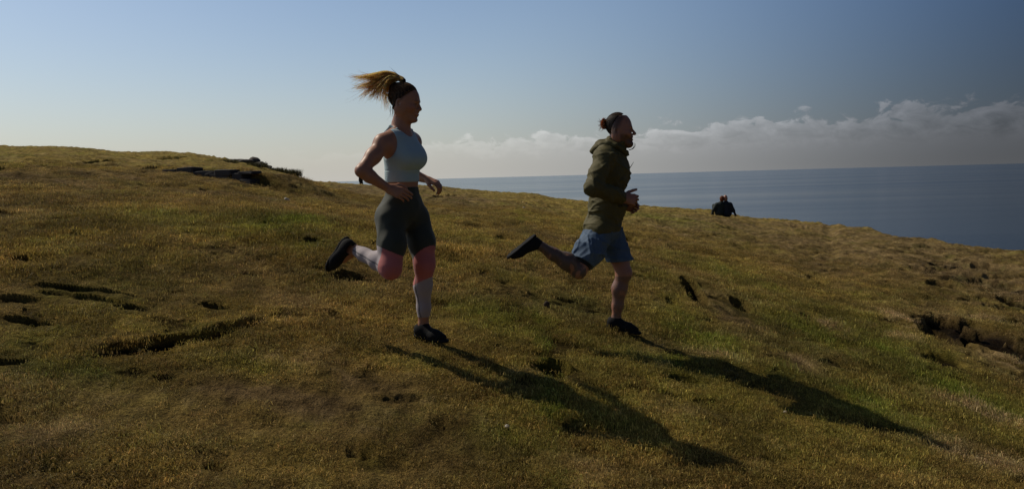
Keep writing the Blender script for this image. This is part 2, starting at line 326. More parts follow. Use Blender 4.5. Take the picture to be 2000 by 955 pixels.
m_g, t = newmat('turf'); tcn = t.n('ShaderNodeTexCoord').outputs['Object']; at = t.n('ShaderNodeAttribute', attribute_name='tint')
f1 = t.noise(tcn, 55, 5, .7); f2 = t.noise(t.mapv(tcn, (1, .6, 1)), 8, 5, .65); f3 = t.noise(tcn, 2.2, 5, .6)
k_ = t.m('MULTIPLY', t.m('MULTIPLY_ADD', t.step(f1, .3, .7), .8, .5), t.m('MULTIPLY_ADD', t.step(f2, .3, .7), .7, .65))
cl = t.vm('SCALE', at.outputs['Color'], (0, 0, 0)); t.l(k_, cl.inputs['Scale'])
bs = t.n('ShaderNodeBsdfPrincipled'); bs.inputs['Roughness'].default_value = 1.; bs.inputs['Specular IOR Level'].default_value = .05
t.l(t.mix(t.m('MULTIPLY', t.step(f3, .5, .7), .35), cl.outputs[0], t.mix(1., cl.outputs[0], rgb(.62, .95, .55), 'MULTIPLY')), bs.inputs['Base Color'])
bp = t.n('ShaderNodeBump'); bp.inputs['Strength'].default_value = 1.; bp.inputs['Distance'].default_value = .05
t.l(t.m('ADD', f1, t.m('MULTIPLY', f2, 2.)), bp.inputs['Height']); t.l(bp.outputs[0], bs.inputs['Normal']); finish(t, bs.outputs[0])
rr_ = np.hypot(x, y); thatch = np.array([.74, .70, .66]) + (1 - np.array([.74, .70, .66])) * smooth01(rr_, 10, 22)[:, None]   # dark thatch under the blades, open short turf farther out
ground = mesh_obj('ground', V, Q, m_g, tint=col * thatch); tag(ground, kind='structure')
# sea
m_s, t = newmat('sea_water'); tcn = t.n('ShaderNodeTexCoord').outputs['Object']
bs = t.n('ShaderNodeBsdfPrincipled'); bs.inputs['Base Color'].default_value = rgb(.022, .028, .032); bs.inputs['IOR'].default_value = 1.33; bs.inputs['Specular Tint'].default_value = rgb(1, .87, .79)
nn = t.noise(t.mapv(tcn, (.35, 1, 1)), .06, 8, .68); n0 = t.noise(t.mapv(tcn, (.12, 1, 1)), .004, 4, .6)
t.l(t.m('MULTIPLY_ADD', t.step(n0, .3, .7), .06, .15), bs.inputs['Roughness'])
bp = t.n('ShaderNodeBump'); bp.inputs['Strength'].default_value = .32; bp.inputs['Distance'].default_value = .8
t.l(nn, bp.inputs['Height']); t.l(bp.outputs[0], bs.inputs['Normal']); finish(t, bs.outputs[0])
ang = np.linspace(0, 2 * PI, 97)[:-1]; rr = np.array([60., 200, 800, 3000, 12000, 60000]); V = [(0, 0, SEA_Z)]
for r in rr: V += [(r * math.cos(q), r * math.sin(q), SEA_Z) for q in ang]
Q = []
for i in range(5):
    for j in range(96): a = 1 + i * 96 + j; b = 1 + i * 96 + (j + 1) % 96; Q.append((a, a + 96, b + 96, b))
sea = mesh_obj('sea', V, Q, m_s); tag(sea, kind='structure')

# ------------------------------------------------------------------ grass
def blade_mesh(name, n, spread, hmin, hmax, wd, lean, seed, mat, tint=None):
    rg = np.random.default_rng(seed); V = []; T = []; var = []
    for k in range(n):
        a = rg.uniform(0, 2 * PI); rad = spread * math.sqrt(rg.uniform()); bx, by = rad * math.cos(a), rad * math.sin(a)
        h = rg.uniform(hmin, hmax); d = rg.uniform(0, 2 * PI); ln = rg.uniform(.2, 1) * lean * h; wv = wd * rg.uniform(.6, 1.2)
        dx, dy = math.cos(d), math.sin(d); px_, py_ = -dy * wv / 2, dx * wv / 2; q = rg.uniform(); s = len(V)
        V += [(bx - px_, by - py_, -.012), (bx + px_, by + py_, -.012), (bx + dx * ln * .35 + px_ * .8, by + dy * ln * .35 + py_ * .8, h * .6), (bx + dx * ln * .35 - px_ * .8, by + dy * ln * .35 - py_ * .8, h * .6), (bx + dx * ln, by + dy * ln, h)]
        T += [(s, s + 1, s + 2), (s, s + 2, s + 3), (s + 3, s + 2, s + 4)]; var += [q] * 5
    o = mesh_obj(name, V, T, mat, smooth=False, tint=tint)
    at = o.data.attributes.new('var', 'FLOAT', 'POINT'); at.data.foreach_set('value', np.array(var, np.float32)); return o
coll = bpy.data.collections.new('grass_sources')
for k in range(6):
    o = blade_mesh('grass_tuft', 40, .07, .000, .0034 + .0009 * k, .0025, 5.0, 100 + k, M_grass)
    scene.collection.objects.unlink(o); coll.objects.link(o)
def scatter(r0, r1, n, smin, smax, tall=1.0, sel=None, seed=1):
    rg = np.random.default_rng(seed); a = rg.uniform(-R_(36), R_(36), n); r = np.sqrt(rg.uniform(r0 * r0, r1 * r1, n))
    x = np.sin(a) * r; y = np.cos(a) * r; z, so = height(x, y); c, g, b, s = ground_colour(x, y, so * 0)
    so2 = so.copy(); e_ = .045 + .004 * r
    for ox, oy in ((1, 0), (-1, 0), (0, 1), (0, -1)): so2 = np.maximum(so2, features(x + ox * e_, y + oy * e_)[1])
    bare = smooth01(fbm(x * 1.7, y * 1.3, 141, 4), .50, .60) * .55
    keep = rg.uniform(size=n) > np.clip((so2 if sel is None else so) * 6, 0, 1) + 1.15 * np.clip(b - .25, 0, 1) + bare
    if sel is not None: keep &= sel(x, y, so, g, b, s, rg)
    big = fbm(x * 2.2, y * 2.2, 55, 3)
    sc = rg.uniform(smin, smax, n) * (.7 + .6 * big) * (1 - .35 * b)
    sc3 = np.stack([sc * 1.1, sc * 1.1, sc * tall * rg.uniform(.6, 1.35, n) * (.8 + .5 * g)], 1)
    c = c * rg.uniform(.75, 1.35, (n, 1)) * (1 + rg.uniform(-.1, .1, (n, 3)))
    return x[keep], y[keep], z[keep], sc3[keep], c[keep], rg.uniform(0, 2 * PI, n)[keep]
sets = [scatter(2.3, 6.0, 30000, .8, 1.25, seed=1), scatter(6., 11., 42000, 1.0, 1.7, seed=2), scatter(11., 22., 90000, 1.1, 1.9, .8, seed=3),
        scatter(3., 14., 60000, 1.1, 1.9, 1.5, lambda x, y, so, g, b, s, rg: (s > .35) & (rg.uniform(size=len(x)) < .35), 5)]
px_, py_, pz_, sc_a, tc_a, ro_a = [np.concatenate([s[i] for s in sets]) for i in range(6)]
print('tufts', len(px_))
me = bpy.data.meshes.new('short_turf_grass'); me.vertices.add(len(px_)); me.vertices.foreach_set('co', np.stack([px_, py_, pz_], 1).astype(np.float32).ravel())
at = me.attributes.new('tint', 'FLOAT_COLOR', 'POINT'); c4 = np.ones((len(px_), 4), np.float32); c4[:, :3] = tc_a; at.data.foreach_set('color', c4.ravel())
at = me.attributes.new('gscale', 'FLOAT_VECTOR', 'POINT'); at.data.foreach_set('vector', sc_a.astype(np.float32).ravel())
at = me.attributes.new('grot', 'FLOAT_VECTOR', 'POINT'); r3 = np.zeros((len(px_), 3), np.float32); r3[:, 2] = ro_a; r3[:, :2] = RNG.normal(0, .18, (len(px_), 2)); at.data.foreach_set('vector', r3.ravel())
go = bpy.data.objects.new('short_turf_grass', me); scene.collection.objects.link(go)
tag(go, 'short dry and green turf grass covering the slope', 'grass', kind='stuff')
ng = bpy.data.node_groups.new('turf_scatter', 'GeometryNodeTree')
ng.interface.new_socket('Geometry', in_out='INPUT', socket_type='NodeSocketGeometry'); ng.interface.new_socket('Geometry', in_out='OUTPUT', socket_type='NodeSocketGeometry')
gi = ng.nodes.new('NodeGroupInput'); gu = ng.nodes.new('NodeGroupOutput'); ip = ng.nodes.new('GeometryNodeInstanceOnPoints'); ci = ng.nodes.new('GeometryNodeCollectionInfo')
ci.inputs[0].default_value = coll; ci.inputs['Separate Children'].default_value = True; ci.inputs['Reset Children'].default_value = True
ip.inputs['Pick Instance'].default_value = True
def na(nm, ty):
    nd = ng.nodes.new('GeometryNodeInputNamedAttribute'); nd.data_type = ty; nd.inputs[0].default_value = nm; return nd.outputs[0]
ng.links.new(gi.outputs[0], ip.inputs['Points']); ng.links.new(ci.outputs[0], ip.inputs['Instance'])
ng.links.new(na('gscale', 'FLOAT_VECTOR'), ip.inputs['Scale'])
e2r = ng.nodes.new('FunctionNodeEulerToRotation'); ng.links.new(na('grot', 'FLOAT_VECTOR'), e2r.inputs[0]); ng.links.new(e2r.outputs[0], ip.inputs['Rotation'])
rv = ng.nodes.new('FunctionNodeRandomValue'); rv.data_type = 'INT'; rv.inputs[4].default_value = 0; rv.inputs[5].default_value = 5
ng.links.new(rv.outputs[2], ip.inputs['Instance Index']); ng.links.new(ip.outputs[0], gu.inputs[0])
md = go.modifiers.new('scatter', 'NODES'); md.node_group = ng

# ------------------------------------------------------------------ implicit surfaces
def nrm(v): v = np.asarray(v, float); return v / (np.linalg.norm(v) + 1e-12)
def smin(a, b, k):
    if k <= 0: return np.minimum(a, b)
    h = np.maximum(k - np.abs(a - b), 0) / k; return np.minimum(a, b) - h * h * k * .25
class Field:
    def __init__(s, lo, hi, h, big=.12):
        s.h = h; s.lo = np.array(lo, float); s.n = np.ceil((np.array(hi) - s.lo) / h).astype(int) + 1
        s.D = np.full(s.n, big, np.float32); s.big = big
    def like(s): f = Field.__new__(Field); f.h = s.h; f.lo = s.lo; f.n = s.n; f.big = s.big; f.D = np.full(s.n, s.big, np.float32); return f
    def reg(s, lo, hi):
        a = np.clip(((lo - s.lo) / s.h).astype(int), 0, s.n - 1); b = np.clip(((hi - s.lo) / s.h).astype(int) + 2, 1, s.n)
        sl = tuple(slice(a[i], b[i]) for i in range(3))
        g = [(s.lo[i] + s.h * np.arange(a[i], b[i])).astype(np.float32) for i in range(3)]
        return sl, g[0][:, None, None], g[1][None, :, None], g[2][None, None, :]
    def put(s, sl, d, k, sub):
        if sub: s.D[sl] = -smin(-s.D[sl], d, k)
        else: s.D[sl] = smin(s.D[sl], d.astype(np.float32), k)
    def cap(s, a, b, ra, rb=None, k=.02, sub=False, m=.05):
        rb = ra if rb is None else rb; a = np.array(a, float); b = np.array(b, float); R = max(ra, rb) + k + m
        sl, X, Y, Z = s.reg(np.minimum(a, b) - R, np.maximum(a, b) + R); d = b - a; L = d @ d + 1e-12
        t = np.clip(((X - a[0]) * d[0] + (Y - a[1]) * d[1] + (Z - a[2]) * d[2]) / L, 0, 1)
        q = np.sqrt((X - a[0] - t * d[0]) ** 2 + (Y - a[1] - t * d[1]) ** 2 + (Z - a[2] - t * d[2]) ** 2) - (ra + (rb - ra) * t)
        s.put(sl, q, k, sub)
    def ell(s, c, r, fr=None, k=.02, sub=False, m=.05):
        c = np.array(c, float); r = np.array(r, float); fr = np.eye(3) if fr is None else np.array(fr); R = r.max() + k + m
        sl, X, Y, Z = s.reg(c - R, c + R); X = X - c[0]; Y = Y - c[1]; Z = Z - c[2]
        q = [(X * fr[i, 0] + Y * fr[i, 1] + Z * fr[i, 2]) for i in range(3)]
        k0 = np.sqrt(sum((q[i] / r[i]) ** 2 for i in range(3))); k1 = np.sqrt(sum((q[i] / r[i] ** 2) ** 2 for i in range(3))) + 1e-9
        s.put(sl, k0 * (k0 - 1) / k1, k, sub)
    def chain(s, pts, k=.02, **kw):
        for p, q in zip(pts[:-1], pts[1:]): s.cap(p[0], q[0], p[1], q[1], k, **kw)
    def coords(s):
        return [(s.lo[i] + s.h * np.arange(s.n[i])).astype(np.float32).reshape([-1 if j == i else 1 for j in range(3)]) for i in range(3)]
    def clip(s, p, n, k=.004):                       # keep the side where (x-p).n < 0
        X, Y, Z = s.coords(); n = nrm(n); d = (X - p[0]) * n[0] + (Y - p[1]) * n[1] + (Z - p[2]) * n[2]
        s.D = -smin(-s.D, -d, k).astype(np.float32)
def wrinkle(f, amp, freq, seed, n=9, st=(1., 1., 1.)):
    # irregular cloth folds: sum of short wave trains in random directions, phase-warped
    rg = np.random.default_rng(seed); X, Y, Z = f.coords(); m = np.abs(f.D) < .03; I = np.nonzero(m)
    x = X[I[0], 0, 0]; y = Y[0, I[1], 0]; z = Z[0, 0, I[2]]; s = 0
    wx = .03 * np.sin(11 * z + 7 * y + seed) + .03 * np.sin(13 * x - 9 * z); wz = .03 * np.sin(12 * x + 8 * y) + .02 * np.sin(17 * z + 5 * x)
    for i in range(n):
        k = nrm(rg.normal(0, 1, 3) * np.array(st)) * freq * rg.uniform(.6, 1.7); q = np.sin(k[0] * (x + wx) + k[1] * y + k[2] * (z + wz) + rg.uniform(0, 6.3)); s = s + q / (1 + .3 * i)
    s = s / 2.4; f.D[I] += (amp * (s - .4 * np.abs(s))).astype(np.float32)
def creases(f, amp, freq, seed, n=7, st=(1., 1., 1.)):
    # sharp raised folds that come and go
    rg = np.random.default_rng(seed); X, Y, Z = f.coords(); I = np.nonzero(np.abs(f.D) < .03); x = X[I[0], 0, 0]; y = Y[0, I[1], 0]; z = Z[0, 0, I[2]]; s = 0
    for i in range(n):
        k = nrm(rg.normal(0, 1, 3) * np.array(st)) * freq * rg.uniform(.7, 1.5); k2 = nrm(rg.normal(0, 1, 3)) * 16; ph = rg.uniform(0, 6.3, 3)
        q = np.abs(np.sin(k[0] * x + k[1] * y + k[2] * z + ph[0] + .9 * np.sin(14 * x + 9 * z + ph[1]))); s = s + (1 - q) ** 3 * smooth01(np.sin(k2[0] * x + k2[1] * y + k2[2] * z + ph[2]), .0, .8)
    f.D[I] -= (amp * (s - .25)).astype(np.float32)
def nets(f):
    D = f.D; ins = D < 0
    ax = [np.where(ins.any(axis=tuple(j for j in range(3) if j != i)))[0] for i in range(3)]
    lo = [max(a[0] - 1, 0) for a in ax]; hi = [min(a[-1] + 3, D.shape[i]) for i, a in enumerate(ax)]
    D = D[lo[0]:hi[0], lo[1]:hi[1], lo[2]:hi[2]]; D = np.pad(D, 1, constant_values=.01); ins = D < 0; n = np.array(D.shape) - 1
    cnt = np.zeros(n, np.int8)
    for dx in (0, 1):
        for dy in (0, 1):
            for dz in (0, 1): cnt += ins[dx:n[0] + dx, dy:n[1] + dy, dz:n[2] + dz]
    act = (cnt > 0) & (cnt < 8); I = np.argwhere(act); idx = np.full(n, -1, np.int32); idx[act] = np.arange(len(I))
    S = np.zeros((len(I), 3)); C = np.zeros(len(I)); cor = [(i, j, k) for i in (0, 1) for j in (0, 1) for k in (0, 1)]
    for a in cor:
        for b in cor:
            if sum(b) - sum(a) == 1 and sum(abs(b[i] - a[i]) for i in range(3)) == 1:
                da = D[I[:, 0] + a[0], I[:, 1] + a[1], I[:, 2] + a[2]].astype(float); db = D[I[:, 0] + b[0], I[:, 1] + b[1], I[:, 2] + b[2]].astype(float)
                m = (da < 0) != (db < 0); t = np.where(m, da / np.where(m, da - db, 1), 0)
                S += np.where(m[:, None], np.array(a) + t[:, None] * (np.array(b) - np.array(a)), 0); C += m
    V = (I + S / C[:, None] + np.array(lo) - 1) * f.h + f.lo
    Q = []
    for ax_ in range(3):
        u, v = (ax_ + 1) % 3, (ax_ + 2) % 3
        sa = [slice(1, None)] * 3; sb = [slice(1, None)] * 3; sa[ax_] = slice(0, -1); sb[ax_] = slice(1, None)
        A = ins[tuple(sa)]; B = ins[tuple(sb)]; E = np.argwhere(A != B)
        off = np.ones(3, int); off[ax_] = 0; E = E + off; ok = (E < n).all(1); E = E[ok]
        c = np.zeros((len(E), 4, 3), int) + E[:, None, :]
        c[:, 1, u] -= 1; c[:, 2, u] -= 1; c[:, 2, v] -= 1; c[:, 3, v] -= 1
        q = idx[c[..., 0], c[..., 1], c[..., 2]]; fl = ins[E[:, 0], E[:, 1], E[:, 2]]   # start corner inside
        q = np.where(fl[:, None], q, q[:, ::-1]); Q.append(q)
    Q = np.concatenate(Q); Q = Q[(Q >= 0).all(1)]
    return V, Q[:, ::-1] if False else Q
def relax(V, Q, it=1, f=.5):
    for _ in range(it):
        S = np.zeros_like(V); C = np.zeros(len(V))
        for a, b in ((0, 1), (1, 2), (2, 3), (3, 0)):
            np.add.at(S, Q[:, a], V[Q[:, b]]); np.add.at(S, Q[:, b], V[Q[:, a]]); np.add.at(C, Q[:, a], 1); np.add.at(C, Q[:, b], 1)
        V = V * (1 - f) + f * S / np.maximum(C, 1)[:, None]
    return V
def field_obj(name, f, mat, parent=None, tint=(.5, .5, .5), origin=None, it=1):
    V, Q = nets(f); V = relax(V, Q, it, .4) if it else V
    c = tint(V) if callable(tint) else np.tile(np.array(tint, float), (len(V), 1))
    return mesh_obj(name, V, Q, mat, parent, c, origin=origin if origin is not None else (parent_world(parent) if parent else None))
def frame(fwd, up):                                  # rows: forward, left, up
    f = nrm(fwd); l = nrm(np.cross(up, f)); return np.array([f, l, np.cross(f, l)])
def hand(f, wrist, knuck, back, thumb_side, curl=(.5, .6, .7, .8), sc=1., tcurl=.5, spread=.0):
    d = nrm(np.array(knuck) - wrist); n = nrm(np.array(back) - (np.array(back) @ d) * d); s = nrm(np.cross(n, d)); s = s if s @ thumb_side > 0 else -s
    pw = .021 * sc; L = .085 * sc; W = np.array(wrist)
    kn = [W + d * L * q + s * pw * o for q, o in ((1.0, 1.45), (1.03, .5), (.98, -.45), (.9, -1.35))]
    for i, kp in enumerate(kn): f.cap(W + s * pw * (.9 - .6 * i) + d * .012, kp, .015 * sc, .0115 * sc, .014)
    f.cap(W + d * .02, W + d * L * .75, .016 * sc, .013 * sc, .02)
    ln = ((.040, .025, .021), (.045, .028, .022), (.042, .026, .021), (.032, .020, .018))
    for i, kp in enumerate(kn):
        p = kp; ang = 0.; rad = (.0098, .0098, .0092, .0082)[i] * sc
        for j in range(3):
            ang += curl[i] * (.75, 1.15, .8)[j]; dr = nrm(d * math.cos(ang) - n * math.sin(ang) + s * spread * (1.5 - i) * .3)
            q = p + dr * ln[i][j] * sc; f.cap(p, q, rad, rad * .9, .003); p = q; rad *= .92
    t0 = W + s * pw * 1.1 + d * .02 - n * .004; t1 = t0 + nrm(s * .75 + d * .8 - n * .25) * .042 * sc
    t2 = t1 + nrm(s * (.35 - .3 * tcurl) + d - n * (.2 + .5 * tcurl)) * .032 * sc; t3 = t2 + nrm(s * (.1 - .5 * tcurl) + d - n * (.3 + .6 * tcurl)) * .026 * sc
    f.cap(t0, t1, .015 * sc, .0125 * sc, .012); f.cap(t1, t2, .0115 * sc, .0105 * sc, .003); f.cap(t2, t3, .0105 * sc, .0088 * sc, .003)
def head(f, c, fr, sc, male=False, smile=1.):
    c = np.array(c)
    def L(p): return c + sc * (p[0] * fr[0] + p[1] * fr[1] + p[2] * fr[2])
    def E(p, r, k=.012, sub=False): f.ell(L(p), np.array(r) * sc, fr, k * sc, sub)
    def C(a, b, ra, rb=None, k=.012, sub=False): f.cap(L(a), L(b), ra * sc, (rb or ra) * sc, k * sc, sub)
    E((-.004, 0, .036), (.087, .073, .084)) if male else E((-.014, 0, .036), (.094, .075, .084)); E((.026, 0, -.028), (.063, .060, .086), .03); E((.012, 0, .02), (.078, .066, .075), .02)
    for s in (-1, 1):
        C((-.018, s * .050, -.052), (.060, s * .018, -.102), .020, .017, .03); E((.058, s * .040, -.034), (.028, .022, .024), .02)
        E((-.004, s * .062, -.03), (.04, .014, .05), .03)
    E((.076, 0, -.104), (.018, .022, .016), .018)
    C((.080, -.030, .010), (.080, .030, .010), .009, .009, .018)
    if male: C((.083, -.026, .006), (.083, .026, .006), .008, .008, .012)
    for s in (-1, 1): E((.092, s * .030, -.010), (.014, .014, .011), .012, True)
    for s in (-1, 1): E((.071, s * .031, -.009), (.0135, .015, .0125), .003)
    nl = .006 if male else 0.
    C((.086, 0, .004), (.107 + nl, 0, -.034), .0075, .0095, .010); E((.103 + nl, 0, -.038), (.011, .0105, .009), .008)
    for s in (-1, 1): E((.094, s * .012, -.041), (.010, .007, .008), .006)
    E((.083, 0, -.066), (.016, .030, .020), .015)
    for a, b in (((.0925, 0, -.0595), (.083, .024, -.056)), ((.0925, 0, -.0595), (.083, -.024, -.056))): C(a, b, .0062, .004, .006)
    for a, b in (((.0905, 0, -.0785), (.080, .022, -.068)), ((.0905, 0, -.0785), (.080, -.022, -.068))): C(a, b, .0072, .004, .006)
    for s in (-1, 1): C((.100, 0, -.0685), (.088, s * .026, -.060), .0042, .003, .003, True)
    C((.094, -.012, -.0905), (.094, .012, -.0905), .006, .006, .008, True)
    for s in (-1, 1):
        e = np.array([nrm(fr[0] * .95 + fr[1] * s * .25), nrm(fr[1] * s - fr[0] * .25 * 0), fr[2]])
        f.ell(L((-.014, s * .074, -.018)), np.array([.017, .009, .030]) * sc, fr, .006 * sc); f.ell(L((-.008, s * .082, -.014)), np.array([.009, .006, .016]) * sc, fr, .004 * sc, True)
    return L

# ------------------------------------------------------------------ woman
def jw(px, py, dy=0.): return P(px, py, YW + dy)
yaw = R_(32); fdir = np.array([math.cos(yaw), -math.sin(yaw), 0.]); ldir = np.array([math.sin(yaw), math.cos(yaw), 0.]); up = np.array([0, 0, 1.])
tilt = nrm(up + .04 * fdir); FT = frame(fdir, tilt)         # torso frame
H_ = .004
wf = Field((-1.25, 4.55, -1.15), (-.28, 5.68, .78), H_)
S_R, E_R, W_R = jw(747, 283, -.13), jw(706, 334, -.27), jw(758, 368, -.20)
S_L, E_L, W_L = jw(806, 280, .15), jw(797, 338, .33), jw(834, 351, .26)
NB, CH, WA, PE = jw(781, 262, .01), jw(787, 306, 0), jw(786, 362, 0), jw(786, 418, 0)
H_R, K_R, A_R = jw(763, 432, -.09), jw(763, 526, -.20), jw(690, 486, .03)
H_L, K_L, A_L = jw(812, 428, .075), jw(829, 522, -.01), jw(827, 634, .05)
def torso_w(f, o=0., bust=True):
    f.ell(CH + up * .005, (.098 + o, .138 + o, .125 + o), FT, .03); f.ell(jw(785, 340, .0), (.082 + o, .122 + o, .10 + o), FT, .04)
    f.ell(WA, (.078 + o, .112 + o, .085 + o), FT, .04); f.cap(jw(770, 272, -.07), jw(797, 272, .09), .058 + o, .055 + o, .05)
    if bust:
        for s in (-1, 1): f.ell(CH + fdir * .057 + ldir * s * .062 + up * .008, np.array([.041, .054, .054]) + o, FT, .05)
def pelvis_w(f, o=0.):
    f.ell(jw(786, 395, 0), (.096 + o, .142 + o, .085 + o), FT, .05); f.ell(PE, (.105 + o, .160 + o, .088 + o), FT, .05)
    for s, hh in ((-1, H_R), (1, H_L)): f.ell(PE - fdir * .058 + ldir * s * .068 - up * .018, (.072 + o, .078 + o, .082 + o), FT, .05)
def legR_w(f, o=0.):
    f.chain([(H_R + up * .01, .088 + o), ((H_R + K_R) / 2 + fdir * .01, .078 + o), (K_R + up * .02, .057 + o), (K_R, .053 + o)], .04)
    d = nrm(A_R - K_R); q = np.cross(d, np.array([0, 1., 0])); q = q if q[2] > 0 else -q
    calf = K_R + (A_R - K_R) * .33 + q * .012
    f.chain([(K_R, .050 + o), (calf, .050 + o), (K_R + (A_R - K_R) * .7, .036 + o), (A_R, .030 + o)], .03)
def legL_w(f, o=0.):
    f.chain([(H_L, .086 + o), ((H_L + K_L) / 2 + fdir * .014, .076 + o), (K_L + up * .03, .056 + o), (K_L, .052 + o)], .04)
    calf = K_L + (A_L - K_L) * .32 - fdir * .010
    f.chain([(K_L, .050 + o), (calf, .051 + o), (K_L + (A_L - K_L) * .7, .037 + o), (A_L, .031 + o)], .03)
torso_w(wf); pelvis_w(wf); legR_w(wf); legL_w(wf)
# arms
for S, E, W, in ((S_R, E_R, W_R), (S_L, E_L, W_L)):
    wf.ell(S, (.050, .050, .055), None, .05)
    wf.chain([(S, .050), (S + (E - S) * .45, .044), (E, .036)], .03); wf.chain([(E, .036), (E + (W - E) * .3, .038), (W, .024)], .02)
hand(wf, W_R, jw(784, 378, -.21), np.array([.1, -1, .35]), np.array([.2, 0, 1]), (.42, .48, .52, .58), .93, .5, .06)
hand(wf, W_L, jw(852, 357, .23), np.array([.45, -.45, .9]), np.array([0, -1, 0]), (.75, .8, .8, .85), .92, .5)
# neck and head
HC = jw(791, 200, -.01); hfr = frame(np.array([math.cos(R_(14)), -math.sin(R_(14)), -.13]), np.array([.10, 0, 1.]))
wf.chain([(NB + up * .0, .062), (jw(783, 246, 0), .050), (jw(786, 222, -.005), .050)], .04)
wf.cap(jw(781, 262, 0), S_R + up * .02, .04, .035, .04); wf.cap(jw(781, 262, 0), S_L + up * .02, .04, .035, .04)
HL = head(wf, HC, hfr, .97)
# feet inside the shoes
FTR_t = jw(659, 520, .06); FTL_t = jw(868, 668, -.07)
wf.chain([(A_R, .030), (A_R + (FTR_t - A_R) * .25, .032), (A_R + (FTR_t - A_R) * .6, .026)], .02)
wf.chain([(A_L, .031), (A_L - up * .035 + .02 * fdir, .032), (A_L - up * .055 + .10 * fdir, .022)], .02)
ORW = np.array([WC[0], WC[1], WC[2]])
def w_skin(V):
    c = np.tile(np.array([.42, .205, .125]), (len(V), 1)); q = (V - HC) @ hfr.T / .97
    r = lambda p, s: np.exp(-(((q - np.array(p)) / np.array(s)) ** 2).sum(1))
    nz = fbm(V[:, 0] * 60, V[:, 2] * 60 + V[:, 1] * 30, 7, 3); hl = smooth01(-(q[:, 0] * .805 - q[:, 2] * .593 - .006) + .012 * (nz - .5), -.004, .012) * (np.abs(q).max(1) < .16) * smooth01(q[:, 2], -.03, .0) * (1 - r((-.010, 0, -.016), (.024, 9, .030)) * .9)
    c = c * (1 - .9 * hl[:, None]) + np.array([.12, .07, .038]) * .9 * hl[:, None]
    for s in (-1, 1):
        c *= 1 - .75 * r((.082, s * .031, -.010), (.012, .015, .0045))[:, None]; c *= 1 - .55 * r((.088, s * .030, .012), (.015, .02, .004))[:, None]
        c *= 1 - np.array([0., .2, .2]) * r((.06, s * .05, -.035), (.03, .02, .02))[:, None]
    lips = r((.09, 0, -.068), (.012, .024, .010))[:, None]; c = c * (1 - lips * .7) + np.array([.40, .11, .09]) * lips * .7
    te = r((.088, 0, -.0665), (.01, .017, .0028))[:, None]; c = c * (1 - te) + np.array([.7, .65, .58]) * te
    return c
woman = field_obj('person', wf, M_skin, None, w_skin, origin=ORW)
tag(woman, 'woman with flying blond ponytail running in pale blue crop top and pink panelled leggings', 'person')
# sports top
tf = wf.like(); torso_w(tf, .005)
tf.cap(CH + fdir * .085 + up * -.02 + ldir * -.05, CH + fdir * .085 - up * .02 + ldir * .05, .045, .045, .05)
tf.clip(jw(786, 356, -.1), -up - .02 * FT[0], .004)
X, Y, Z = tf.coords()
for sg, Sx in ((-1, S_R), (1, S_L)):                  # racer cut armholes
    c = Sx + (up * .012) - fdir * .0; tf.ell(c, (.098, .072, .105), FT, .006, True, .12)
tf.ell(NB + up * .052 + fdir * .05, (.085, .060, .075), FT, .006, True, .1)
tf.ell(NB + up * .05 - fdir * .07, (.05, .07, .06), FT, .006, True, .1)
tf.clip(NB + up * .045, up, .004)
rib = .0012 * np.sin((Z * 1.) * 2 * PI / .012) * smooth01(jw(786, 333)[2] - Z, -.004, .004); tf.D = (tf.D + rib + .0022 * np.exp(-((Z - jw(786, 333)[2]) / .003) ** 2)).astype(np.float32)
top_o = field_obj('sports_top', tf, M_knit, woman, (.40, .55, .60))
# straps over the shoulders
sf = wf.like()
for sg, q in ((-1, -.062), (1, .062)):
    pts = [(CH + fdir * .060 + ldir * q * .95 + up * .07, .012), (NB + ldir * q * 1.1 + fdir * .035 + up * .022, .011), (NB + ldir * q * 1.1 - fdir * .015 + up * .045, .009), (NB + ldir * q * .9 - fdir * .065 + up * .012, .010), (CH - fdir * .085 + ldir * q * .6 + up * .06, .012)]
    sf.chain(pts, .008)
sf_o = field_obj('strap', sf, M_knit, top_o, (.38, .52, .57))
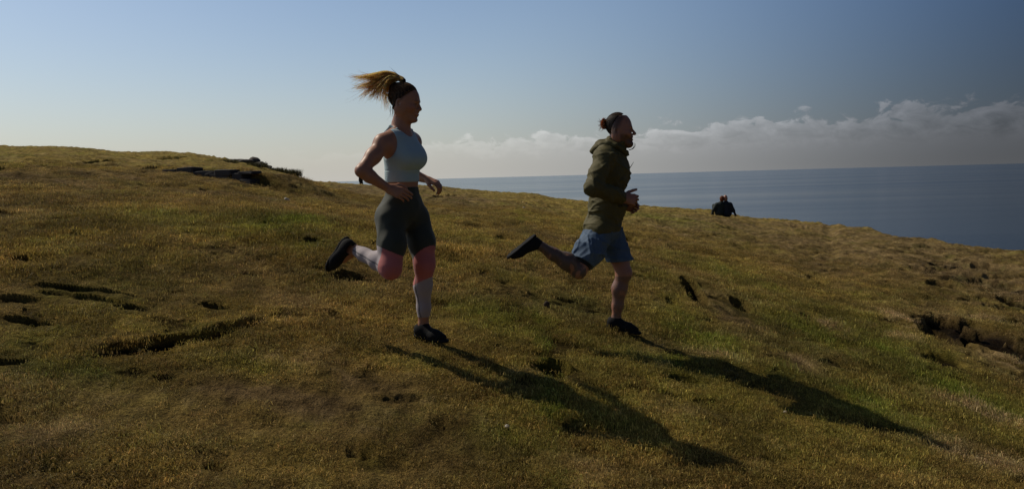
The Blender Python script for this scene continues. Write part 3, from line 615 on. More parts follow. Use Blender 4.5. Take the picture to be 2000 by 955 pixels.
# leggings
lf = wf.like(); pelvis_w(lf, .004); lf.ell(WA - up * .02, (.083, .117, .08), FT, .04); legR_w(lf, .004); legL_w(lf, .004)
wrinkle(lf, .0012, 70, 3)
lf.clip(jw(786, 366, -.1), up - .05 * fdir)
a_ = A_L + (K_L - A_L) * .14; X, Y, Z = lf.coords(); dL = (Z - a_[2]) * -1.0; near_L = (X > jw(800, 560)[0]) & (Z < K_L[2])
lf.D = np.where(near_L, np.maximum(lf.D, dL), lf.D).astype(np.float32)
dd_ = nrm(A_R - K_R); a2 = K_R + (A_R - K_R) * .90; dR = (X - a2[0]) * dd_[0] + (Y - a2[1]) * dd_[1] + (Z - a2[2]) * dd_[2]
near_R = (X < K_R[0]) & (Z < K_R[2] + .25) & (X < a2[0] + .05)
lf.D = np.where(near_R, np.maximum(lf.D, dR), lf.D).astype(np.float32)
def leg_col(V):
    dark = np.array([.040, .046, .032]); pink = np.array([.52, .155, .145]); lil = np.array([.40, .345, .36]); c = np.tile(dark, (len(V), 1))
    d = V @ FW; px = CX + F * (V @ RT) / d; py = CY - F * (V @ UPV) / d
    # panel seams are cut across each leg: use positions along the limbs
    nearL = ((V - K_L) @ ldir) > -.075
    gR = nrm(K_R - H_R); gL = nrm(K_L - H_L)
    uR = (V - H_R) @ gR / np.linalg.norm(K_R - H_R); uL = (V - H_L) @ gL / np.linalg.norm(K_L - H_L)
    side = (V - K_R) @ fdir / .06; sideL = (V - K_L) @ fdir / .06
    isL = px > 792 + (0 * px); isL &= ~((V[:, 1] < YW - .13) & (px < 800))
    bR = uR + -.10 * side > .66; bL = uL + .10 * sideL > .735
    c[~isL & bR] = pink; c[isL & bL] = pink
    tR = (V - K_R) @ nrm(A_R - K_R) / np.linalg.norm(A_R - K_R); c[~isL & bR & (tR > .13)] = lil
    tL = (V - K_L) @ nrm(A_L - K_L) / np.linalg.norm(A_L - K_L); c[isL & (tL + .09 * sideL > .21)] = lil
    sw = (np.abs(((V - K_R) @ np.cross(nrm(A_R - K_R), np.array([0, 1, 0])))) < .003) & ~isL & (tR > .13); c[sw] = (.08, .08, .09)
    sl2 = (np.abs(((V - K_L) @ fdir) + .036) < .003) & isL & (uL > .72) & (((V - K_L) @ ldir) < 0); c[sl2] = (.06, .06, .06)
    return c
leg_o = field_obj('leggings', lf, M_knit, woman, leg_col)
# shoes
def shoe(parent, origin, fr, L, col, sole_col, ankle, name='shoe', flex=0.):
    """fr rows: toe direction, left, up; origin is the bottom of the heel"""
    s = L / .265; lo = origin - .36; hi = origin + .36; f = Field(lo, hi, .004)
    G = lambda a, b, c: origin + s * ((a - 0) * fr[0] + b * fr[1] + c * fr[2]) + (fr[2] * flex * max(a - .15, 0) * .8)
    f.chain([(G(.036, 0, .046), .033 * s), (G(.10, 0, .044), .034 * s), (G(.165, -.004, .034), .036 * s), (G(.218, 0, .028), .026 * s)], .03)
    f.ell(G(.17, 0, .03), (.07 * s, .043 * s, .026 * s), fr, .02); f.ell(G(.045, 0, .055), (.042 * s, .034 * s, .042 * s), fr, .03)
    f.cap(G(.055, 0, .06), ankle, .037 * s, .036 * s, .03); f.ell(G(.02, 0, .085), (.010, .018, .016), fr, .01)
    f.clip(G(0, 0, .019), -fr[2], .004)
    top_n = nrm(fr[2] * .9 - fr[0] * .25); f.clip(G(.05, 0, .098), top_n, .008)
    f.cap(G(.052, 0, .085), G(.046, 0, .14), .030 * s, .032 * s, .004, True)
    for k in range(4): f.cap(G(.095 + .018 * k, -.018, .083 - .010 * k), G(.100 + .018 * k, .018, .083 - .010 * k), .0035, .0035, .003)
    o = field_obj(name, f, M_shoe, parent, col)
    g = Field(lo, hi, .004)
    g.ell(G(.055, 0, .014), (.062 * s, .038 * s, .03 * s), fr, .0); g.ell(G(.115, -.002, .014), (.07 * s, .034 * s, .03 * s), fr, .02); g.ell(G(.19, -.002, .014), (.082 * s, .046 * s, .03 * s), fr, .02)
    g.clip(G(0, 0, .024), fr[2], .006); g.clip(G(0, 0, 0), -fr[2], .006)
    X, Y, Z = g.coords(); u = (X - origin[0]) * fr[0][0] + (Y - origin[1]) * fr[0][1] + (Z - origin[2]) * fr[0][2]; g.D = (g.D + .0015 * (np.sin(u * 2 * PI / .014) > 0)).astype(np.float32)
    field_obj('sole', g, M_shoe, o, sole_col, it=0); return o
toeL = nrm(jw(877, 668, -.075) - jw(813, 655, .06)); frL = frame(toeL, up)
shoe(woman, jw(811, 657, .07), frL, .255, (.012, .012, .013), (.012, .012, .013), A_L + up * .0)
dS = nrm(FTR_t - A_R); upS = nrm(K_R - A_R); frR = frame(nrm(jw(652, 519, .06) - jw(683, 467, .05)), upS)
shoe(woman, jw(677, 462, .045), frR, .25, (.012, .012, .013), (.012, .012, .013), A_R, flex=.0)
# hair cap
hf = wf.like()
head(hf, HC, hfr, .97); hf.D -= .0035
hf.ell(HL((-.075, 0, .085)), np.array([.032, .028, .026]), hfr, .03)
X, Y, Z = hf.coords(); q = [((X - HC[0]) * hfr[i][0] + (Y - HC[1]) * hfr[i][1] + (Z - HC[2]) * hfr[i][2]) / .97 for i in range(3)]
line = np.maximum(q[0] * .805 - q[2] * .593 + .008, np.minimum(-.012 - q[2], q[0] + .030))
hf.D = np.maximum(hf.D, line.astype(np.float32)); hf.D = (hf.D + .0018 * np.sin(np.arctan2(q[1], q[2] + .02) * 55 + 3 * np.sin(q[0] * 60))).astype(np.float32)
for s_ in (-1, 1): hf.ell(HL((-.010, s_ * .085, -.016)), (.022, .030, .032), hfr, .006, True)
hf.clip(HL((-.03, 0, -.072)), -hfr[2] - .35 * hfr[0], .01)
hair = field_obj('hair', hf, M_hair, woman, lambda V: np.array([.13, .075, .04]) * (1 + .5 * np.sin(V[:, :1] * 300)))
def scalp(HLf, frm, cen, sc, line, tie, n, seed, colf, rad=.0011, c=(-.014, 0, .036), rr=(.099, .080, .089), bulge=.006):
    rg = np.random.default_rng(seed); line = np.array(line); c = np.array(c); rr = np.array(rr); P_ = []
    seg = np.linspace(0, 1, len(line))
    for k in range(n):
        u = rg.uniform(); p = np.array([np.interp(u, seg, line[:, i]) for i in range(3)]) + rg.normal(0, .0035, 3); p[1] *= rg.choice([-1, 1])
        a = nrm((p - c) / rr); b = nrm((np.array(tie) - c) / rr); t = np.linspace(0, 1, 12)[:, None]; q = a * (1 - t) + b * t + np.sin(t * PI) * rg.normal(0, .035, 3)
        q = q / np.linalg.norm(q, axis=1)[:, None]; q = c + q * rr * (1 + rg.normal(0, .005) - .045 * (1 - t) ** 3 + bulge * np.sin(t * PI)); P_.append((cen + sc * (q @ frm), rad * rg.uniform(.7, 1.3), colf(rg)))
    return P_
W_LINE = [(.084, 0, .072), (.070, .035, .068), (.052, .058, .052), (.030, .070, .028), (.005, .078, .006), (-.030, .078, -.012), (-.052, .066, -.035), (-.070, .045, -.055), (-.080, .0, -.062)]
wcol = lambda rg: np.array([.30, .175, .085]) * rg.uniform(.45, 1.6)
PB = jw(786, 157, .0)
tie = Field(PB - .1, PB + .1, .003); tie.cap(PB + fdir * .006 - up * .004, PB - fdir * .008 + up * .004, .017, .017, .01)
field_obj('hair_tie', tie, M_shoe, woman, (.015, .015, .017))
def tubes(name, paths, rad, mat, parent, colf, sides=3):
    V = []; T = []; C = []
    for pts, r0, col in paths:
        pts = np.asarray(pts); n = len(pts); tg = np.gradient(pts, axis=0); s = len(V)
        for i in range(n):
            t_ = nrm(tg[i]); a = nrm(np.cross(t_, [.3, .5, .8])); b = np.cross(t_, a); r = r0 * (1 - .75 * (i / (n - 1)) ** 2)
            for k in range(sides): q = 2 * PI * k / sides; V.append(pts[i] + r * (a * math.cos(q) + b * math.sin(q))); C.append(col)
        for i in range(n - 1):
            for k in range(sides): u = s + i * sides + k; v = s + i * sides + (k + 1) % sides; T.append((u, v, v + sides, u + sides))
    return mesh_obj(name, V, T, mat, parent, np.array(C), origin=parent_world(parent))
def bez(P_, n=14):
    t = np.linspace(0, 1, n)[:, None]; P_ = [np.asarray(p) for p in P_]; m = len(P_) - 1
    return sum(math.comb(m, i) * t ** i * (1 - t) ** (m - i) * P_[i] for i in range(m + 1))
rg = np.random.default_rng(8); paths = []
locks = [((760, 136), (730, 150), (700, 148), (684, 153), 1.0, 34), ((758, 134), (735, 152), (712, 166), (694, 176), 1.1, 38), ((760, 138), (738, 156), (722, 172), (706, 189), 1.1, 42), ((764, 142), (744, 158), (732, 176), (722, 192), 1.0, 44),
         ((770, 144), (752, 158), (742, 172), (738, 196), .9, 36), ((772, 150), (752, 166), (744, 186), (753, 212), .75, 26), ((764, 134), (738, 141), (715, 145), (690, 158), .9, 26), ((762, 140), (740, 160), (720, 178), (685, 168), .8, 12)]
for (a, b, c, d, sp, n) in locks:
    ds = rg.uniform(-.035, .035); n = int(n * 2.8)
    for k in range(n):
        j1 = rg.normal(0, .8, 2); l_ = rg.uniform(.62, 1.03); dy = rg.normal(0, .016)
        f2_ = lambda p, s, dyy: jw(786 + (p[0] - 786) * (1 if s < 3 else l_) + j1[0] * s * sp, 157 + (p[1] - 157) * (1 if s < 3 else l_) + j1[1] * s * sp * .9, dyy)
        st = jw(786 + rg.normal(0, 1.5), 157 + rg.normal(0, 2), rg.normal(0, .008))
        pt = bez([st, f2_(a, 2.2, dy * .6 + ds * .3), f2_(b, 3.0, dy + ds * .7), f2_(c, 3.6, dy * 1.3 + ds), jw(786 + (d[0] - 786) * l_ + rg.normal(0, 5.0), 157 + (d[1] - 157) * l_ + rg.normal(0, 4.5), dy * 1.5 + ds)], 16)
        w_ = rg.uniform(0, 1); pt += np.outer(np.linspace(0, 1, 16) ** 1.5, rg.normal(0, .004, 3)) + .0065 * (np.linspace(0, 1, 16) ** .8 * np.sin(np.linspace(0, 8, 16) + ds * 90 + w_ * .8))[:, None] * np.array([.25, .4, 1])
        base = np.array([.93, .70, .36]) * (1 - w_) + np.array([.66, .40, .16]) * w_
        paths.append((pt, rg.uniform(.0009, .0019), np.minimum(base * rg.uniform(1.0, 1.6), .95)))
for k in range(26):                                   # fly-away strands
    e = jw(rg.uniform(672, 720), rg.uniform(146, 206), rg.normal(0, .05)); m1 = jw(rg.uniform(735, 765), rg.uniform(134, 158), rg.normal(0, .03)); m2 = jw(rg.uniform(700, 730), rg.uniform(148, 190), rg.normal(0, .05))
    paths.append((bez([PB, m1, m2, e], 16), .0007, np.array([.42, .24, .09])))
for k in range(3): paths.append((bez([PB, jw(778, 146), jw(768, 136 + 3 * k), jw(760 + 4 * k, 131 + 3 * k)], 10), .0008, np.array([.08, .05, .03])))
for k in range(16):                                   # loose wisps at the nape
    a0 = HL((-.07 + rg.normal(0, .006), rg.uniform(-.05, .02), rg.uniform(-.05, 0))); paths.append((bez([a0, a0 + np.array([-.01, -.01, -.02]), a0 + np.array([rg.uniform(-.02, .01), 0, -.05]), a0 + np.array([rg.uniform(-.03, .01), 0, rg.uniform(-.11, -.05)])], 10), .0009, np.array([.2, .10, .04])))
tubes('hair_strands', scalp(HL, hfr, HC, .97, W_LINE, (-.072, 0, .088), 620, 3, wcol), 0, M_hair, hair, None)
tubes('ponytail', paths, 0, M_hair, woman, None)
# ring and necklace
rf = Field(jw(797, 377, -.25) - .05, jw(797, 377, -.2) + .05, .0025); rc = jw(794, 376, -.21)
nk = [(NB + up * .012 + .06 * (fdir * math.cos(q) * 1.05 + ldir * math.sin(q)) - up * .016 * max(math.cos(q), -.3), .0022) for q in np.linspace(-2.4, 2.4, 26)]
nf = Field(NB - .13, NB + .13, .0025); nf.chain(nk, .0)
field_obj('necklace', nf, M_rock, woman, (.5, .42, .25), it=0)

# ------------------------------------------------------------------ man
def jm(px, py, dy=0.): return P(px, py, YM + dy)
yw2 = R_(14); mf_ = np.array([math.cos(yw2), -math.sin(yw2), 0.]); ml_ = np.array([math.sin(yw2), math.cos(yw2), 0.])
FM = frame(mf_, nrm(up + .16 * mf_)); FP = frame(mf_, up)
mf = Field((.0, 5.45, -1.42), (1.12, 6.62, .42), H_)
mS_R, mE_R, mW_R = jm(1180, 309, -.19), jm(1158, 366, -.33), jm(1216, 387, -.17)
mS_L, mE_L, mW_L = jm(1196, 309, .19), jm(1184, 368, .24), jm(1213, 401, .05)
mNB, mCH, mBE, mPE = jm(1197, 290, 0), jm(1192, 335, 0), jm(1185, 395, 0), jm(1178, 446, 0)
mH_R, mK_R, mA_R = jm(1170, 455, -.09), jm(1130, 529, -.21), jm(1055, 480, -.27)
mH_L, mK_L, mA_L = jm(1190, 455, .09), jm(1218, 533, .02), jm(1203, 623, .05)
def mlegR(f, o=0., thigh_only=False):
    f.chain([(mH_R, .09 + o), ((mH_R + mK_R) / 2, .082 + o), (mK_R, .054 + o)], .03)
    if thigh_only: return
    d = nrm(mA_R - mK_R); q = np.array([-d[2], 0, d[0]]); q = q if q[2] > 0 else -q
    f.chain([(mK_R, .052 + o), (mK_R + (mA_R - mK_R) * .32 + q * .012, .061 + o), (mK_R + (mA_R - mK_R) * .68, .041 + o), (mA_R, .033 + o)], .03)
def mlegL(f, o=0.):
    f.chain([(mH_L, .09 + o), ((mH_L + mK_L) / 2 + mf_ * .012, .078 + o), (mK_L, .056 + o)], .03)
    f.ell(mK_L + mf_ * .02 - up * .005, (.04 + o, .045 + o, .05 + o), FP, .02)
    f.chain([(mK_L, .050 + o), (mK_L + (mA_L - mK_L) * .34 - mf_ * .012, .055 + o), (mK_L + (mA_L - mK_L) * .7 - mf_ * .004, .040 + o), (mA_L, .033 + o)], .03)
mf.ell(mCH, (.11, .16, .16), FM, .03); mf.ell(mBE, (.11, .15, .16), FM, .05); mf.ell(mPE, (.11, .16, .11), FP, .05); mlegR(mf); mlegL(mf)
for S, E, W in ((mS_R, mE_R, mW_R), (mS_L, mE_L, mW_L)):
    mf.chain([(S, .058), (E, .042)], .03); mf.chain([(E, .042), (E + (W - E) * .3, .044), (W, .029)], .02)
hand(mf, mW_R, jm(1238, 390, -.15), np.array([.1, -1, .25]), np.array([.1, 0, 1]), (.75, .85, .95, 1.0), 1.05, -.6, .12)
hand(mf, mW_L, jm(1232, 404, .02), np.array([.1, 1, .3]), np.array([.1, 0, 1]), (.5, .6, .7, .8), 1.05, .3)
mHC = jm(1208, 253, -.01); mfr = frame(np.array([math.cos(R_(8)), -math.sin(R_(8)), .02]), np.array([-.02, 0, 1.]))
mf.chain([(mNB, .068), (jm(1204, 272, 0), .058)], .03)
mL = head(mf, mHC, mfr, 1.04, True)
mf.ell(mL((.066, 0, -.108)), (.032, .032, .026), mfr, .02)        # bearded chin
frm2 = frame(nrm(jm(1007, 498, -.29) - jm(1052, 462, -.27)), nrm(mK_R - mA_R + .1 * up)); sho2 = jm(1044, 457, -.27)
mf.chain([(mA_R, .033), (sho2 + frm2[0] * .045 + frm2[2] * .055, .026), (sho2 + frm2[0] * .13 + frm2[2] * .042, .020)], .01); mf.chain([(mA_L, .033), (mA_L - up * .04 + .03 * mf_, .034), (mA_L - up * .06 + .11 * mf_, .024)], .02)
def m_skin(V):
    c = np.tile(np.array([.40, .19, .125]), (len(V), 1)); q = (V - mHC) @ mfr.T / 1.04
    r = lambda p, s: np.exp(-(((q - np.array(p)) / np.array(s)) ** 2).sum(1))
    nz = fbm(V[:, 0] * 55 + V[:, 1] * 30, V[:, 2] * 55, 5, 3)
    beard = smooth01(-.030 - q[:, 2] - .35 * (q[:, 0] - .03) + .03 * (nz - .5), -.012, .024) * smooth01(q[:, 0], .0, .02) * (q[:, 2] > -.15) * smooth01(.16 - np.abs(q[:, 1]), .0, .1)
    beard *= 1 - .9 * r((.085, 0, -.068), (.02, .02, .007))
    c = c * (1 - .8 * beard[:, None]) + np.array([.10, .05, .028]) * .8 * beard[:, None]
    scalp = smooth01(-(q[:, 0] * .86 - q[:, 2] * .5) + .012 * (nz - .5), -.012, .022) * smooth01(q[:, 2], -.05, -.02) * (q[:, 0] < .06) * (np.abs(q).max(1) < .2)
    c = c * (1 - .85 * scalp[:, None]) + np.array([.075, .047, .032]) * .85 * scalp[:, None]
    for s in (-1, 1):
        c *= 1 - .7 * r((.082, s * .031, -.010), (.012, .015, .005))[:, None]; c *= 1 - .6 * r((.09, s * .028, .012), (.015, .022, .005))[:, None]
    # tattoos on the shins
    n1 = fbm(V[:, 0] * 26 + 3, V[:, 2] * 22 + V[:, 1] * 20, 31, 4)
    tat = smooth01(n1, .30, .43) * 1.0
    isR = V[:, 0] < mK_R[0] + .06
    tat *= np.where(isR, .9 * (V[:, 2] < mK_R[2] + .30) * (V[:, 0] < mK_R[0] + .05), .55 * (V[:, 2] < mK_L[2] - .02))
    c = c * (1 - tat[:, None] * .85) + np.array([.055, .062, .060]) * tat[:, None] * .85
    return c
man = field_obj('person', mf, M_skin, None, m_skin, origin=MC)
tag(man, 'bearded man with bun running in olive hooded jacket and blue shorts', 'person')
# jacket
jf = mf.like()
jf.ell(mCH + mf_ * .01, (.128, .185, .165), FM, .03); jf.ell(mBE, (.125, .165, .17), FM, .06); jf.ell(mBE + mf_ * .015 - up * .05, (.12, .16, .12), FM, .05)
jf.ell(mPE - up * .005 - mf_ * .01, (.135, .205, .14), FP, .05)
jf.cap(jm(1182, 306, -.13), jm(1200, 306, .13), .066, .066, .05); jf.chain([(mNB - mf_ * .01, .078), (jm(1206, 280, 0), .074)], .04)
for S, E, W in ((mS_R, mE_R, mW_R), (mS_L, mE_L, mW_L)):
    jf.ell(S, (.073, .07, .075), None, .05); jf.chain([(S, .070), (S + (E - S) * .5, .064), (E, .060)], .03)
    jf.chain([(E, .060), (E + (W - E) * .5, .056), (W + (W - E) * .02, .040)], .025)
X, Y, Z = jf.coords()
creases(jf, .0075, 17, 5, 8, (.6, .4, 1.3)); creases(jf, .0035, 36, 8, 8, (.8, .5, 1.1)); wrinkle(jf, .0012, 130, 6, 8)
# deep folds at the elbow and the waist
for a, b, r in (((1170, 348, -.40), (1190, 366, -.37), .007), ((1166, 356, -.41), (1184, 378, -.39), .007), ((1160, 388, -.17), (1176, 398, -.2), .012), ((1152, 408, -.16), (1178, 394, -.2), .009), ((1150, 425, -.17), (1172, 412, -.2), .008), ((1200, 360, -.19), (1222, 340, -.12), .008), ((1186, 418, -.2), (1206, 404, -.18), .007), ((1155, 330, -.34), (1172, 338, -.345), .006)):
    jf.cap(jm(*a), jm(*b), r, r * .6, .02, True)
jf.clip(jm(1180, 455, -.1), -up + .06 * mf_, .006)
for W, E in ((mW_R, mE_R), (mW_L, mE_L)):
    g = nrm(W - E); sl_, x1, y1, z1 = jf.reg(W - .09, W + .09); d_ = (x1 - W[0]) * g[0] + (y1 - W[1]) * g[1] + (z1 - W[2]) * g[2]; near = (x1 - W[0]) ** 2 + (y1 - W[1]) ** 2 + (z1 - W[2]) ** 2 < .07 ** 2
    body = jf.D[sl_]; jf.D[sl_] = np.where(near & (d_ > .0) & ((y1 < YM - .12) | (x1 > mW_L[0])), np.maximum(body, d_), body)
jf.cap(jm(1213, 262, 0), jm(1222, 240, -.01), .070, .1, .004, True)
jf.cap(jm(1212, 272, 0), jm(1214, 255, -.01), .060, .066, .004, True)
jack = field_obj('hooded_jacket', jf, M_shell, man, (.108, .094, .038))
hd = mf.like()                                        # hood folded back, high collar
rim_pts = [(jm(1224, 301, 0), .013), (jm(1223, 298, -.05), .016), (jm(1215, 292, -.085), .018), (jm(1202, 285, -.095), .020), (jm(1188, 282, -.07), .020), (jm(1182, 281, 0), .020), (jm(1188, 282, .07), .020), (jm(1202, 285, .095), .020), (jm(1215, 292, .085), .018), (jm(1223, 298, .05), .016), (jm(1224, 301, 0), .013)]
hd.chain(rim_pts, .02)
for s in (-1, 1): hd.chain([(jm(1192, 281, s * .07), .025), (jm(1176, 284, s * .05), .025), (jm(1164, 291, s * .02), .020), (jm(1159, 296, 0), .013)], .03)
hd.chain([(jm(1190, 278, 0), .026), (jm(1172, 281, 0), .025), (jm(1159, 295, 0), .016)], .03)
X, Y, Z = hd.coords(); creases(hd, .006, 30, 25, 8)
hd.cap(jm(1212, 274, 0), jm(1214, 252, -.01), .062, .066, .004, True)
field_obj('hood', hd, M_shell, jack, (.100, .087, .035))
cp = [(bez([jm(1228, 293, -.05), jm(1236, 293, -.06), jm(1240, 286, -.07), jm(1239, 279, -.07)], 10), .0030, np.array([.02, .02, .018])), (bez([jm(1229, 293, -.03), jm(1238, 292, -.04), jm(1242, 286, -.04), jm(1241, 280, -.05)], 10), .0028, np.array([.02, .02, .018]))]
tubes('drawcord', cp, 0, M_shell, jack, None, 5)
tubes('zip_pull', [(bez([jm(1228, 332, -.03), jm(1231, 327, -.03), jm(1235, 321, -.03), jm(1238, 316, -.03)], 6), .003, np.array([.02, .02, .018]))], 0, M_shell, jack, None, 5)
# shorts
shf = mf.like()
shf.ell(mPE, (.12, .165, .12), FP, .05); shf.ell(mPE - up * .05 - mf_ * .055, (.085, .15, .10), FP, .05)
tR = nrm(mK_R - mH_R); tL = nrm(mK_L - mH_L)
hR = mH_R + (mK_R - mH_R) * .80; hL = mH_L + (mK_L - mH_L) * .70
shf.chain([(mH_R, .100), (mH_R + tR * .15, .102), (hR + tR * .08, .078)], .04); shf.chain([(mH_L, .100), (hL + tL * .08, .090)], .03)
X, Y, Z = shf.coords(); creases(shf, .007, 22, 15, 8, (1.4, .6, .6)); wrinkle(shf, .002, 60, 17, 8); wrinkle(shf, .002, 120, 16, 8)
pR = (X - hR[0]) * tR[0] + (Y - hR[1]) * tR[1] + (Z - hR[2]) * tR[2]; pL = (X - hL[0]) * tL[0] * .2 + (Z - hL[2]) * tL[2]
inR = ((X - mH_R[0]) * 1. + (Z - mH_R[2]) * .18 < .02)
shf.D = np.where(inR, np.maximum(shf.D, pR), np.maximum(shf.D, pL)).astype(np.float32); shf.clip(jm(1180, 446, -.1), up, .006)
gapc = jm(1176, 522, 0.0); shf.cap(gapc - ml_ * .25, gapc + ml_ * .25 - mf_ * .02, .035, .035, .02, True); shf.cap(gapc - ml_ * .25 - up * .06 - mf_ * .02, gapc + ml_ * .25 - up * .06 - mf_ * .02, .045, .045, .02, True)
sh_o = field_obj('shorts', shf, M_shell, man, (.09, .14, .215))
ln_ = mf.like(); ln_.cap(hR - tR * .02, hR + tR * .022, .076, .072, .0); ln_.clip(hR + tR * .022, tR, .003); field_obj('short_liner', ln_, M_knit, sh_o, (.012, .012, .014))
frm = frame(nrm(jm(1250, 651, -.02) - jm(1188, 637, .07)), up); shoe(man, jm(1185, 639, .075), frm, .262, (.012, .012, .013), (.012, .012, .013), mA_L)
shoe(man, sho2, frm2, .255, (.012, .012, .013), (.012, .012, .013), mA_R)
# hair: combed back top, bun
hf = mf.like()
head(hf, mHC, mfr, 1.04, True); hf.D -= .0018
X, Y, Z = hf.coords(); q = [((X - mHC[0]) * mfr[i][0] + (Y - mHC[1]) * mfr[i][1] + (Z - mHC[2]) * mfr[i][2]) / 1.04 for i in range(3)]
line = np.maximum(q[0] * .86 - q[2] * .5 + .034 + np.maximum(np.abs(q[1]) - .04, 0) * .5, np.minimum(-.005 - q[2], q[0] + .036))
hf.D = np.maximum(hf.D, line.astype(np.float32))
for s_ in (-1, 1): hf.ell(mL((-.010, s_ * .085, -.016)), (.024, .030, .034), mfr, .006, True)
hf.clip(mL((-.05, 0, -.062)), -mfr[2], .008)
mhair = field_obj('hair', hf, M_hair, man, (.050, .031, .022))
M_LINE = [(.040, 0, .118), (.030, .030, .108), (.012, .052, .088), (-.008, .066, .060), (-.020, .074, .030), (-.032, .078, .0), (-.050, .068, -.028), (-.070, .040, -.048), (-.078, 0, -.052)]
tubes('hair_strands', scalp(mL, mfr, mHC, 1.04, M_LINE, (-.096, 0, .020), 520, 5, lambda rg: np.array([.10, .058, .036]) * rg.uniform(.6, 1.3), c=(-.004, 0, .036), rr=(.0880, .0745, .0845), bulge=.002), 0, M_hair, mhair, None)
rg = np.random.default_rng(12); paths = []; bc = jm(1181, 243, 0.)
for k in range(150):
    a = rg.uniform(0, 2 * PI); u_ = rg.uniform(.35, 1.); ax1 = nrm(rg.normal(0, 1, 3)); ax2 = nrm(np.cross(ax1, rg.normal(0, 1, 3))); r = .032 * u_
    th = np.linspace(0, rg.uniform(2., 5.), 12); pt = bc + np.array([-.006, 0, .004]) + r * (np.cos(th)[:, None] * ax1 + np.sin(th)[:, None] * ax2) * np.array([.8, .9, 1.35]) + np.outer(np.linspace(0, 1, 12) ** 3, rg.normal(0, .010, 3))
    paths.append((pt, .0022, np.array([.60, .24, .09]) * rg.uniform(.3, 1.4)))
for k in range(22):
    e = bc + np.array([rg.uniform(-.055, -.015), rg.normal(0, .015), rg.uniform(-.055, .045)]); paths.append((bez([bc, bc + (e - bc) * .6 + rg.normal(0, .012, 3), e], 8), .0016, np.array([.32, .13, .05])))
tubes('hair_bun', paths, 0, M_hair, man, None)

# ------------------------------------------------------------------ far people
def gz(x, y): return float(height(np.array([x]), np.array([y]), False)[0][0])
def at_ground(px, Y): 
    d = ray(px, 400); x = d[0] * Y; return np.array([x, Y, gz(x, Y)])
sp = ground_hit(1412, 425); YS = sp[1]; print('seated at', sp)
def seated(px, label, top, hairc, bald, lean, sc=1.):
    b = at_ground(px, YS); u = np.array([0, 0, 1.]); f = Field(b + [-.6, -.5, -.1], b + [.6, .9, 1.05], .018)
    hip = b + [0, 0, .12]; ch = b + [lean * .4, .05, .42 * sc]; nb = b + [lean * .7, .06, .60 * sc]; hc = b + [lean, .08, .76 * sc]
    def cloth(g, o):
        g.ell(hip, (.20 + o, .15 + o, .14 + o), None, .05); g.cap(hip, ch, .15 + o, .15 + o, .06); g.cap(ch + [-.13, 0, .06], ch + [.13, 0, .06], .11 + o, .11 + o, .06); g.cap(ch + [0, 0, .1], nb, .10 + o, .08 + o, .08)
        for s in (-1, 1):
            sh = ch + [s * .18, 0, .05]; el_ = b + [s * .27, -.02, .24]; wr_ = b + [s * .24, .28, .30] if s * lean > 0 else b + [s * .36, -.04, .04]
            g.cap(sh, el_, .085 + o, .075 + o, .08); g.cap(el_, wr_, .05 + o, .04 + o, .03)
            kn_ = b + [s * .14, .46, .42]; g.cap(hip + [s * .09, .05, 0], kn_, .09 + o, .07 + o, .04); g.cap(kn_, b + [s * .14, .62, .06], .06 + o, .045 + o, .03); g.cap(b + [s * .14, .60, .05], b + [s * .14, .78, .05], .05, .035, .03)
    cloth(f, -.012); f.cap(nb, hc - [0, 0, .05], .06, .06, .03); f.ell(hc, (.092, .105, .125), None, .02); f.ell(hc + [0, .09, -.02], (.015, .02, .02), None, .01)
    for s in (-1, 1):
        f.ell(hc + [s * .08, 0, -.01], (.012, .02, .03), None, .01); f.ell((b + [s * .26, .30, .30]) if s * lean > 0 else (b + [s * .35, .06, .03]), (.035, .05, .025), None, .02)
    body = field_obj('person', f, M_skin, None, (.40, .20, .13), origin=b); tag(body, label, 'person')
    g = f.like(); cloth(g, .0); g.clip(b + [0, 0, .68 * sc], u); field_obj('coat', g, M_shell, body, top)
    h = f.like(); h.ell(hc + [0, -.02, .02], (.104, .105, .125) if not bald else (.095, .10, .05), None, .02)
    if not bald: h.ell(hc + [-.03, -.05, -.09], (.055, .04, .12), None, .03)
    else: h.D = np.full_like(h.D, h.big); h.ell(hc + [0, -.035, -.055], (.097, .08, .045), None, .01)
    field_obj('hair', h, M_hair, body, hairc)
seated(1405.5, 'left one of the couple sitting on the cliff edge, brown haired in dark coat', (.022, .030, .026), (.34, .15, .07), False, .12, .92)
seated(1420.0, 'right one of the couple sitting on the cliff edge, balding head and dark coat', (.018, .022, .028), (.52, .34, .28), True, -.05, 1.04)
wk = at_ground(706, 59.); f = Field(wk + [-.6, -.5, -.1], wk + [.6, .5, 1.85], .02)
WS = .87
def wcl(g, o):
    g.cap(wk + WS * np.array([.02, 0, .1]), wk + WS * np.array([-.06, 0, .5]), .06 + o, .07 + o, .03); g.cap(wk + WS * np.array([-.06, 0, .5]), wk + WS * np.array([.0, 0, .9]), .07 + o, .10 + o, .04)
    g.cap(wk + WS * np.array([.14, .1, .08]), wk + WS * np.array([.08, .1, .48]), .055 + o, .07 + o, .03); g.cap(wk + WS * np.array([.08, .1, .48]), wk + WS * np.array([.0, .08, .9]), .07 + o, .10 + o, .04)
    g.cap(wk + WS * np.array([0, .04, .95]), wk + WS * np.array([.03, .04, 1.35]), .14 + o, .15 + o, .05)
    for s in (-1, 1): g.cap(wk + WS * np.array([.03, .04 + s * .17, 1.38]), wk + WS * np.array([-.03, .04 + s * .2, 1.1]), .05 + o, .045 + o, .03); g.cap(wk + WS * np.array([-.03, .04 + s * .2, 1.1]), wk + WS * np.array([.1, .04 + s * .2, .9]), .045 + o, .035 + o, .03)
wcl(f, -.015); f.ell(wk + WS * np.array([.05, .04, 1.63]), (.09, .075, .11), None, .02); f.cap(wk + WS * np.array([.03, .04, 1.4]), wk + WS * np.array([.05, .04, 1.6]), .06, .055, .03)
